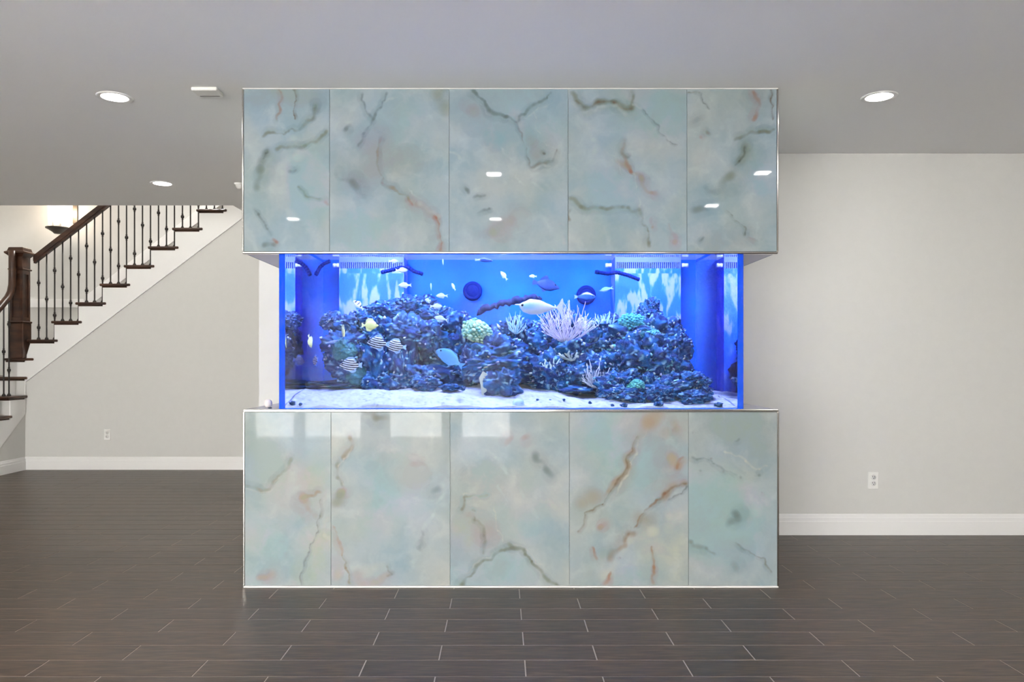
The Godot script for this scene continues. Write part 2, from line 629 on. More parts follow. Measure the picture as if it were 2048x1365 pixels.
	var hp := [Vector2(x0, rail_y(x0)), Vector2(x1, rail_y(x1)), Vector2(x1, rail_y(x1) + 0.088), Vector2(x0, rail_y(x0) + 0.088)]
	st = begin()
	add_prism(st, PackedVector2Array(hp), zb - 0.022, zb + 0.022)
	var hp2 := [Vector2(x0, rail_y(x0) + 0.022), Vector2(x1, rail_y(x1) + 0.022), Vector2(x1, rail_y(x1) + 0.078), Vector2(x0, rail_y(x0) + 0.078)]
	add_prism(st, PackedVector2Array(hp2), zb - 0.032, zb + 0.032)
	part(r, "handrail", done(st), M.oak)
	var n := 0
	for k in range(7, 16):
		for j in 3:
			var bx := -4.944 + RUN * (k - 7) + 0.0853 * j
			var base := RISE * k
			var h := rail_y(bx) + 0.01 - base
			var ks := [h - 0.249, h - 0.727] if n % 2 == 0 else [h - 0.488]
			part(r, "baluster", baluster_mesh(h, ks), M.iron, Vector3(bx, base, zb))
			n += 1
	# lower railing with a gooseneck up to the newel
	var g := thing("stair_railing", "curved gooseneck handrail and iron balusters descending from the newel post", "railing")
	var pts := []
	for q in [[2.31, 8.135], [2.20, 8.135], [2.05, 8.135], [1.95, 8.13], [1.87, 8.105], [1.81, 8.06], [1.76, 8.0], [1.70, 7.93], [1.62, 7.83], [1.42, 7.57], [1.22, 7.31]]:
		pts.append(Vector3(-5.125, q[0], -q[1]))
	var rr := []
	for q in pts:
		rr.append(0.036)
	st = begin()
	add_tube(st, pts, rr, 12)
	part(g, "handrail", done(st), M.oak)
	for q in [[8.08, 4], [7.995, 4], [7.90, 3], [7.815, 3], [7.73, 3], [7.645, 2], [7.56, 2]]:
		var base: float = RISE * q[1]
		var top: float = 1.70 + 0.7715 * (q[0] - 7.93) - 0.03
		part(g, "baluster", baluster_mesh(top - base, [top - base - 0.249, top - base - 0.727] if int(q[0] * 100) % 2 == 0 else [top - base - 0.47]), M.iron, Vector3(-5.125, base, -q[0]))

	# newel post
	var p := thing("newel_post", "square dark oak newel post with panelled shaft and flared cap", "newel post", Vector3(-5.11, RISE * 6, -8.24))
	part(p, "base_block", cbox(Vector3(0.155, 0.37, 0.155), 0.006), M.oak, Vector3(0, 0.185, 0))
	st = begin()
	add_box(st, Vector3(-0.085, 0.37, -0.085), Vector3(0.085, 0.392, 0.085), 0.008)
	part(p, "base_moulding", done(st), M.oak)
	st = begin()
	add_box(st, Vector3(-0.055, 0.392, -0.055), Vector3(0.055, 0.93, 0.055))
	for sx in [-1, 1]:
		for sz in [-1, 1]:
			add_box(st, Vector3(sx * 0.055 - 0.014, 0.392, sz * 0.055 - 0.014), Vector3(sx * 0.055 + 0.014, 0.93, sz * 0.055 + 0.014), 0.002)
	for yy in [[0.392, 0.43], [0.89, 0.93]]:
		add_box(st, Vector3(-0.067, yy[0], -0.067), Vector3(0.067, yy[1], 0.067), 0.002)
	part(p, "shaft", done(st), M.oak)
	part(p, "collar", cbox(Vector3(0.165, 0.018, 0.165), 0.006), M.oak, Vector3(0, 0.939, 0))
	part(p, "neck", cbox(Vector3(0.14, 0.13, 0.14), 0.003), M.oak, Vector3(0, 1.01, 0))
	st = begin()
	var inside := Vector3(0, 1.1, 0)
	var rings := [[0.07, 1.07], [0.082, 1.085], [0.105, 1.105], [0.105, 1.12], [0.085, 1.13], [0.075, 1.165], [0.068, 1.17]]
	for i in rings.size() - 1:
		var a: Array = rings[i]
		var b: Array = rings[i + 1]
		for q in [[-1, -1, 1, -1], [1, -1, 1, 1], [1, 1, -1, 1], [-1, 1, -1, -1]]:
			quad(st, Vector3(q[0] * a[0], a[1], q[1] * a[0]), Vector3(q[2] * a[0], a[1], q[3] * a[0]), Vector3(q[2] * b[0], b[1], q[3] * b[0]), Vector3(q[0] * b[0], b[1], q[1] * b[0]), inside)
	quad(st, Vector3(-0.068, 1.17, -0.068), Vector3(0.068, 1.17, -0.068), Vector3(0.068, 1.17, 0.068), Vector3(-0.068, 1.17, 0.068), inside)
	quad(st, Vector3(-0.07, 1.07, -0.07), Vector3(0.07, 1.07, -0.07), Vector3(0.07, 1.07, 0.07), Vector3(-0.07, 1.07, 0.07), inside)
	part(p, "cap", done(st), M.oak)

	# lantern on the far wall
	var lan := thing("wall_sconce", "lit glass lantern wall sconce with dark metal tray on stairwell wall", "wall lamp", Vector3(-5.20, 2.65, -9.10))
	var metal := mat(Color8(96, 90, 84), 0.4, 0.8)
	part(lan, "tray", lathe([Vector2(0, 0), Vector2(0.04, 0), Vector2(0.06, 0.02), Vector2(0.10, 0.045), Vector2(0.13, 0.06), Vector2(0.13, 0.072), Vector2(0, 0.072)], 28), metal)
	var glass := mat(Color(1, 1, 1, 0.14), 0.02)
	glass.transparency = BaseMaterial3D.TRANSPARENCY_ALPHA
	st = begin()
	for k in 28:
		var a0 := TAU * k / 28
		var a1 := TAU * (k + 1) / 28
		quad(st, Vector3(cos(a0) * 0.105, 0.072, sin(a0) * 0.105), Vector3(cos(a1) * 0.105, 0.072, sin(a1) * 0.105), Vector3(cos(a1) * 0.105, 0.42, sin(a1) * 0.105), Vector3(cos(a0) * 0.105, 0.42, sin(a0) * 0.105), Vector3(0, 0.2, 0))
	part(lan, "glass_cylinder", done(st), glass)
	part(lan, "cap", lathe([Vector2(0, 0.42), Vector2(0.12, 0.42), Vector2(0.12, 0.435), Vector2(0.06, 0.48), Vector2(0, 0.49)], 28), metal)
	part(lan, "back_plate", box(Vector3(0.07, 0.15, -0.20), Vector3(0.13, 0.5, -0.185), 0.004), metal)
	part(lan, "bracket", box(Vector3(0.085, 0.40, -0.19), Vector3(0.105, 0.42, -0.02), 0.003), metal)
	var glow := lamp_glow(Color(1.0, 0.92, 0.8), 6.0)
	for k in 3:
		var a := TAU * k / 3.0 + 0.4
		var c := Vector3(cos(a) * 0.045, 0, sin(a) * 0.045)
		part(lan, "candle_sleeve", lathe([Vector2(0, 0.072), Vector2(0.012, 0.072), Vector2(0.012, 0.17), Vector2(0, 0.17)], 12), M.plastic, c)
		part(lan, "bulb", lathe([Vector2(0, 0.17), Vector2(0.012, 0.175), Vector2(0.02, 0.205), Vector2(0.015, 0.235), Vector2(0.004, 0.265), Vector2(0, 0.27)], 14), glow, c)
	var ol := OmniLight3D.new()
	ol.name = "lantern_light"
	ol.light_color = Color(1.0, 0.9, 0.78)
	ol.light_energy = 0.15
	ol.light_size = 0.05
	ol.omni_range = 12.0
	ol.omni_attenuation = 2.0
	ol.shadow_enabled = true
	ol.position = Vector3(0, 0.3, 0)
	lan.add_child(ol)

# ---------------------------------------------------------------- onyx panels
var brushes := {}
func brush(r: int, c: Color) -> Image:
	var key := "%d_%s" % [r, c.to_html()]
	if not brushes.has(key):
		var im := Image.create(2 * r + 1, 2 * r + 1, false, Image.FORMAT_RGBA8)
		for y in 2 * r + 1:
			for x in 2 * r + 1:
				var d := Vector2(x - r, y - r).length() / (r + 0.5)
				var a := pow(maxf(0.0, 1.0 - d * d), 1.6)
				im.set_pixel(x, y, Color(c.r, c.g, c.b, a * c.a))
		brushes[key] = im
	return brushes[key]

# one vein: [half width, opacity, r, g, b, x0, y0, x1, y1 ...] with places from 0 to 1 across and down the panel
func vein(im: Image, v: Array, noise: FastNoiseLite, tone: float) -> void:
	var W := im.get_width()
	var H := im.get_height()
	var pts := []
	for i in range(5, v.size(), 2):
		pts.append(Vector2(v[i] * W, v[i + 1] * H))
	if pts.size() == 1:
		pts.append(pts[0] + Vector2(2, 3))
	var w: float = v[0] * W
	var drift := Vector2(noise.get_noise_2d(w * 31.0, v[1] * 77.0), noise.get_noise_2d(v[1] * 91.0, w * 17.0)).normalized()
	# first a broad faint halo to one side, then the vein itself
	for pass_ in 2:
		var wide := w * (2.6 if pass_ == 0 else 1.0)
		var step := maxf(1.0, wide * 0.2)
		for i in pts.size() - 1:
			var a: Vector2 = pts[i]
			var b: Vector2 = pts[i + 1]
			var n := int(ceil(a.distance_to(b) / step))
			for k in n:
				var p := a.lerp(b, float(k) / n)
				var j := Vector2(noise.get_noise_2d(p.x, p.y), noise.get_noise_2d(p.x + 500.0, p.y))
				p += j * (w * 0.7 + 9.0)
				var f := 0.95 + 0.8 * noise.get_noise_2d(p.x * 0.7 + 900.0, p.y * 0.7)
				var r := maxi(1, int(wide * clampf(f, 0.45, 1.5) + 0.5))
				var strength: float = v[1] * (0.035 if pass_ == 0 else 0.16) * (0.55 if v[0] > 0.1 else 1.35 if v[0] > 0.03 else 1.0) * clampf(0.8 + 1.2 * noise.get_noise_2d(p.x * 0.9, p.y * 0.9 + 300.0), 0.25, 1.4)
				if pass_ == 0:
					p += drift * w * 1.2
				var br := brush(r, Color8(int(v[2] * tone), int(v[3] * tone), int(v[4] * tone), clampi(int(255 * strength / 6.0 + 0.5) * 6, 6, 250)))
				im.blend_rect(br, Rect2i(0, 0, 2 * r + 1, 2 * r + 1), Vector2i(int(p.x) - r, int(p.y) - r))

func onyx(seed_: int, W: int, H: int, veins: Array, tone: float, warm: float) -> ImageTexture:
	var n1 := FastNoiseLite.new()
	n1.seed = seed_
	n1.frequency = 0.006
	n1.fractal_octaves = 5
	n1.domain_warp_enabled = true
	n1.domain_warp_amplitude = 60.0
	n1.domain_warp_frequency = 0.008
	var n2 := FastNoiseLite.new()
	n2.seed = seed_ + 71
	n2.frequency = 0.005
	n2.fractal_octaves = 6
	n2.fractal_type = FastNoiseLite.FRACTAL_RIDGED
	n2.domain_warp_enabled = true
	n2.domain_warp_amplitude = 45.0
	n2.domain_warp_frequency = 0.01
	var a := n1.get_image(W, H).get_data()
	n1.seed = seed_ + 5
	n1.frequency = 0.004
	var b := n1.get_image(W, H).get_data()
	var c := n2.get_image(W, H).get_data()
	n2.seed = seed_ + 99
	n2.frequency = 0.03
	var e := n2.get_image(W, H).get_data()
	var data := PackedByteArray()
	data.resize(W * H * 4)
	for i in W * H:
		var t := a[i] / 255.0
		var s := b[i] / 255.0
		var q := maxf(0.0, c[i] / 255.0 - 0.55) * 0.7
		var g := (e[i] / 255.0 - 0.5) * 0.014
		# pale sea green to blue grey, with milky clouds and faint warm zones
		var r0 := lerpf(0.64, 0.745, t) + q * 0.15 + g + (s - 0.5) * 0.05 + warm
		var g0 := lerpf(0.705, 0.765, t) + q * 0.12 + g + (s - 0.5) * 0.015
		var b0 := lerpf(0.715, 0.765, t) + q * 0.11 + g - (s - 0.5) * 0.04 - warm
		data[i * 4] = clampi(int(r0 * tone * 255.0), 0, 255)
		data[i * 4 + 1] = clampi(int(g0 * tone * 255.0), 0, 255)
		data[i * 4 + 2] = clampi(int(b0 * tone * 255.0), 0, 255)
		data[i * 4 + 3] = 255
	var im := Image.create_from_data(W, H, false, Image.FORMAT_RGBA8, data)
	var jitter := FastNoiseLite.new()
	jitter.seed = seed_ + 3
	jitter.frequency = 0.018
	jitter.fractal_octaves = 3
	for v in veins:
		vein(im, v, jitter, tone)
	return ImageTexture.create_from_image(im)

func panel_mesh(w: float, h: float, th: float) -> ArrayMesh:
	# slab standing on its lower left corner, front at z = 0, chamfered; uv over the front
	var b := 0.0008
	var st := begin()
	var f := [Vector3(b, b, 0), Vector3(w - b, b, 0), Vector3(w - b, h - b, 0), Vector3(b, h - b, 0)]
	var m := [Vector3(0, 0, -b), Vector3(w, 0, -b), Vector3(w, h, -b), Vector3(0, h, -b)]
	var k := [Vector3(0, 0, -th), Vector3(w, 0, -th), Vector3(w, h, -th), Vector3(0, h, -th)]
	var inside := Vector3(w / 2, h / 2, -th / 2)
	var faces := [[f[0], f[1], f[2], f[3]], [k[0], k[1], k[2], k[3]]]
	for i in 4:
		var j := (i + 1) % 4
		faces.append([f[i], f[j], m[j], m[i]])
		faces.append([m[i], m[j], k[j], k[i]])
	for q in faces:
		for t in [[q[0], q[1], q[2]], [q[0], q[2], q[3]]]:
			var n: Vector3 = (t[1] - t[0]).cross(t[2] - t[0])
			if n.dot((t[0] + t[1] + t[2]) / 3.0 - inside) > 0.0:
				t = [t[0], t[2], t[1]]
			for v in t:
				st.set_uv(Vector2(v.x / w, 1.0 - v.y / h))
				st.add_vertex(v)
	return done(st)

func onyx_panel(parent: Node3D, seed_: int, x0: float, x1: float, y0: float, y1: float, veins: Array, tone: float, warm: float) -> void:
	var m := mat(Color(1, 1, 1), 0.03, 0.0, 0.245)
	m.albedo_texture = onyx(seed_, int((x1 - x0) * 540), int((y1 - y0) * 540), veins, tone, warm)
	m.texture_repeat = false
	part(parent, "onyx_panel", panel_mesh(x1 - x0 - 0.0016, y1 - y0, 0.012), m, Vector3(x0 + 0.0008, y0, FRONT) - parent.position)

func build_aquarium() -> void:
	var plain := mat(Color8(176, 190, 192), 0.08)
	# ---- base cabinet
	var xl := -1.299
	var xr := 1.395
	var base := thing("aquarium_cabinet", "pale green onyx tiled cabinet under the aquarium with chrome edge trim", "cabinet")
	part(base, "carcass", box(Vector3(xl + 0.012, 0.0, WALL_Z + 0.002), Vector3(xr - 0.012, 0.884, FRONT - 0.012)), M.board)
	part(base, "side_panel", box(Vector3(xl, 0.0, WALL_Z + 0.002), Vector3(xl + 0.012, 0.884, FRONT - 0.006)), plain)
	part(base, "side_panel", box(Vector3(xr - 0.012, 0.0, WALL_Z + 0.002), Vector3(xr, 0.884, FRONT - 0.006)), plain)
	part(base, "top_slab", box(Vector3(xl + 0.003, 0.884, WALL_Z + 0.002), Vector3(xr - 0.003, 0.899, FRONT - 0.006), 0.001), M.ledge)
	var jb := [xl + 0.006, -0.8585, -0.259, 0.342, 0.9416, xr - 0.006]
	var lower := lower_veins()
	for k in 5:
		onyx_panel(base, 40 + k * 7, jb[k], jb[k + 1], 0.010, 0.884, lower[k], 0.845, -0.002)
	part(base, "edge_trim", box(Vector3(xl, 0.885, FRONT - 0.012), Vector3(xr, 0.899, FRONT + 0.004), 0.003), M.chrome)
	part(base, "edge_trim", box(Vector3(xl - 0.002, 0.0, FRONT - 0.012), Vector3(xl + 0.006, 0.885, FRONT + 0.003), 0.002), M.chrome)
	part(base, "edge_trim", box(Vector3(xr - 0.006, 0.0, FRONT - 0.012), Vector3(xr + 0.002, 0.885, FRONT + 0.003), 0.002), M.chrome)
	part(base, "sealant", box(Vector3(xl, 0.0, FRONT - 0.012), Vector3(xr, 0.009, FRONT + 0.004), 0.002), M.white)
	# ---- canopy
	xl = -1.304
	xr = 1.392
	var y0 := 1.682
	var can := thing("aquarium_canopy", "pale blue green onyx tiled canopy above the aquarium reaching the ceiling", "canopy")
	part(can, "front_board", box(Vector3(xl + 0.012, y0 + 0.012, FRONT - 0.03), Vector3(xr - 0.012, CEIL, FRONT - 0.018)), M.board)
	part(can, "tile_backing", box(Vector3(xl + 0.012, y0 + 0.012, FRONT - 0.018), Vector3(xr - 0.012, CEIL, FRONT - 0.012)), M.board)
	part(can, "underside", box(Vector3(-1.131, y0 + 0.004, WALL_Z + 0.002), Vector3(1.230, y0 + 0.02, -4.885)), M.ledge)
	part(can, "back_board", box(Vector3(xl + 0.012, 1.775, WALL_Z + 0.002), Vector3(xr - 0.012, CEIL, WALL_Z + 0.014)), M.board)
	for s in [[xl, xl + 0.012], [xr - 0.012, xr]]:
		part(can, "side_panel", box(Vector3(s[0], y0 + 0.006, WALL_Z + 0.002), Vector3(s[1], CEIL, FRONT - 0.006)), plain)
	part(can, "underside", box(Vector3(xl + 0.012, y0 + 0.004, WALL_Z + 0.002), Vector3(-1.131, y0 + 0.02, FRONT - 0.012)), M.ledge)
	part(can, "underside", box(Vector3(1.230, y0 + 0.004, WALL_Z + 0.002), Vector3(xr - 0.012, y0 + 0.02, FRONT - 0.012)), M.ledge)
	var ju := [xl + 0.006, -0.866, -0.264, 0.335, 0.934, xr - 0.006]
	var upper := upper_veins()
	for k in 5:
		onyx_panel(can, 140 + k * 9, ju[k], ju[k + 1], y0 + 0.013, CEIL - 0.004, upper[k], 0.825, -0.022)
	part(can, "edge_trim", box(Vector3(xl, y0, FRONT - 0.028), Vector3(xr, y0 + 0.012, FRONT + 0.004), 0.003), M.chrome)
	part(can, "edge_trim", box(Vector3(xl - 0.002, y0 + 0.012, FRONT - 0.012), Vector3(xl + 0.006, CEIL, FRONT + 0.003), 0.002), M.chrome)
	part(can, "edge_trim", box(Vector3(xr - 0.006, y0 + 0.012, FRONT - 0.012), Vector3(xr + 0.002, CEIL, FRONT + 0.003), 0.002), M.chrome)
	part(can, "cornice", box(Vector3(xl, CEIL - 0.004, FRONT - 0.012), Vector3(xr, CEIL, FRONT + 0.004), 0.001), M.white)
	# ---- light fixtures hidden in the canopy
	for k in 3:
		var cx := -0.72 + 0.77 * k
		var fx := thing("aquarium_light", "flat blue white aquarium light bar hung inside the canopy", "lamp", Vector3(cx, 1.95, -4.24), 0.0, "aquarium lights in the canopy")
		part(fx, "housing", box(Vector3(-0.15, 0.012, -0.28), Vector3(0.15, 0.06, 0.28), 0.006), M.darkedge)
		part(fx, "hanger", box(Vector3(-0.01, 0.06, -0.01), Vector3(0.01, CEIL - 1.95, 0.01)), M.darkedge)
		part(fx, "lens", box(Vector3(-0.12, 0.002, -0.25), Vector3(0.12, 0.012, 0.25)), lamp_glow(Color(0.66, 0.72, 1.0), 1.5))
		var al := AreaLight3D.new()
		al.name = "aquarium_area_light"
		al.area_size = Vector2(0.24, 0.5)
		al.light_color = Color(0.66, 0.72, 1.0)
		al.light_energy = 1.8
		al.shadow_enabled = true
		al.rotation.x = -PI / 2
		fx.add_child(al)
	# ---- tank
	var tank := thing("aquarium_tank", "large clear acrylic aquarium tank glowing blue between onyx base and canopy", "aquarium")
	var yb := 0.899
	var yt := 1.77
	part(tank, "front_pane", box(Vector3(-1.129, yb, -3.940), Vector3(1.228, yt, -3.928), 0.001), M.tank_pane)
	part(tank, "side_pane", box(Vector3(-1.129, yb, -4.88), Vector3(-1.0995, yt, -3.9405), 0.001), M.acrylic_edge)
	part(tank, "side_pane", box(Vector3(1.1985, yb, -4.88), Vector3(1.228, yt, -3.9405), 0.001), M.acrylic_edge)
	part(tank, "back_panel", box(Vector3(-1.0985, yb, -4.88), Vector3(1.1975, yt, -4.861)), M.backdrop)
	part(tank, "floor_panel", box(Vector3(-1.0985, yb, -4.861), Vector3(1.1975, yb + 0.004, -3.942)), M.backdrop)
	# overflow boxes: film-streaked weirs with a comb of slots at the top
	for e in [[-0.9686, -0.5813], [0.6767, 1.0698]]:
		var ob := Node3D.new()
		ob.name = "overflow_box"
		tank.add_child(ob, true)
		var z := -4.686
		var st := begin()
		add_box(st, Vector3(e[0], yb + 0.004, z - 0.008), Vector3(e[1], 1.697, z), 0.001)
		add_box(st, Vector3(e[0], yb + 0.004, -4.861), Vector3(e[0] + 0.008, 1.697, z - 0.008))
		add_box(st, Vector3(e[1] - 0.008, yb + 0.004, -4.861), Vector3(e[1], 1.697, z - 0.008))
		part(ob, "weir", done(st), overflow_mat(int(e[0] * 100)))
		st = begin()
		add_box(st, Vector3(e[0], 1.733, -4.861), Vector3(e[1], 1.765, z), 0.001)
		var nn := 32
		for k in nn + 1:
			var x := lerpf(e[0] + 0.012, e[1] - 0.012, float(k) / nn)
			add_box(st, Vector3(x - 0.003, 1.697, z - 0.035), Vector3(x + 0.003, 1.733, z))
		add_box(st, Vector3(e[0], 1.697, -4.861), Vector3(e[0] + 0.006, 1.733, z))
		add_box(st, Vector3(e[1] - 0.006, 1.697, -4.861), Vector3(e[1], 1.733, z))
		part(ob, "comb", done(st), mat(Color8(110, 130, 235), 0.4))
	# water: the faces towards the panes bend the view, the surface lies just under the rim
	var wt := thing("aquarium_water", "clear blue tinted water filling the aquarium", "water")
	var wy := 1.752
	var st := begin()
	var a := Vector3(-1.0985, yb + 0.001, -3.941)
	var b := Vector3(1.1975, wy, -4.8605)
	var mid := (a + b) / 2.0
	quad(st, Vector3(a.x, a.y, a.z), Vector3(b.x, a.y, a.z), Vector3(b.x, b.y, a.z), Vector3(a.x, b.y, a.z), mid)
	quad(st, Vector3(a.x, a.y, a.z), Vector3(a.x, a.y, b.z), Vector3(a.x, b.y, b.z), Vector3(a.x, b.y, a.z), mid)
	quad(st, Vector3(b.x, a.y, a.z), Vector3(b.x, a.y, b.z), Vector3(b.x, b.y, b.z), Vector3(b.x, b.y, a.z), mid)
	part(wt, "water_body", done(st), M.water)
	var wn := FastNoiseLite.new()
	wn.seed = 8
	wn.frequency = 2.2
	st = SurfaceTool.new()
	st.begin(Mesh.PRIMITIVE_TRIANGLES)
	var nx := 90
	var nz := 44
	for j in nz + 1:
		for i in nx + 1:
			var x := lerpf(a.x, b.x, float(i) / nx)
			var z := lerpf(a.z, b.z, float(j) / nz)
			st.add_vertex(Vector3(x, wy + 0.004 * wn.get_noise_2d(x, z) - 0.002, z))
	for j in nz:
		for i in nx:
			var k := j * (nx + 1) + i
			for q in [k, k + nx + 1, k + 1, k + 1, k + nx + 1, k + nx + 2]:
				st.add_index(q)
	st.generate_normals()
	part(wt, "water_surface", st.commit(), M.surface)

func overflow_mat(seed_: int) -> StandardMaterial3D:
	# blue acrylic with a pale streaky film of coralline growth
	var W := 192
	var H := 384
	var n := FastNoiseLite.new()
	n.seed = seed_
	n.frequency = 0.03
	n.fractal_octaves = 4
	var m := FastNoiseLite.new()
	m.seed = seed_ + 9
	m.frequency = 0.012
	var im := Image.create(W, H, false, Image.FORMAT_RGB8)
	for y in H:
		for x in W:
			var s := n.get_noise_2d(x * 1.3, y * 0.35) * 1.2 + m.get_noise_2d(x, y * 0.6) * 0.9
			var t := smoothstep(-0.05, 0.55, s + 0.12)
			im.set_pixel(x, y, Color8(0, 108, 240).lerp(Color8(150, 165, 250), t))
	var o := mat(Color.WHITE, 0.5)
	o.albedo_texture = ImageTexture.create_from_image(im)
	o.uv1_triplanar = true
	o.uv1_scale = Vector3(2.4, 1.2, 2.4)
	return o

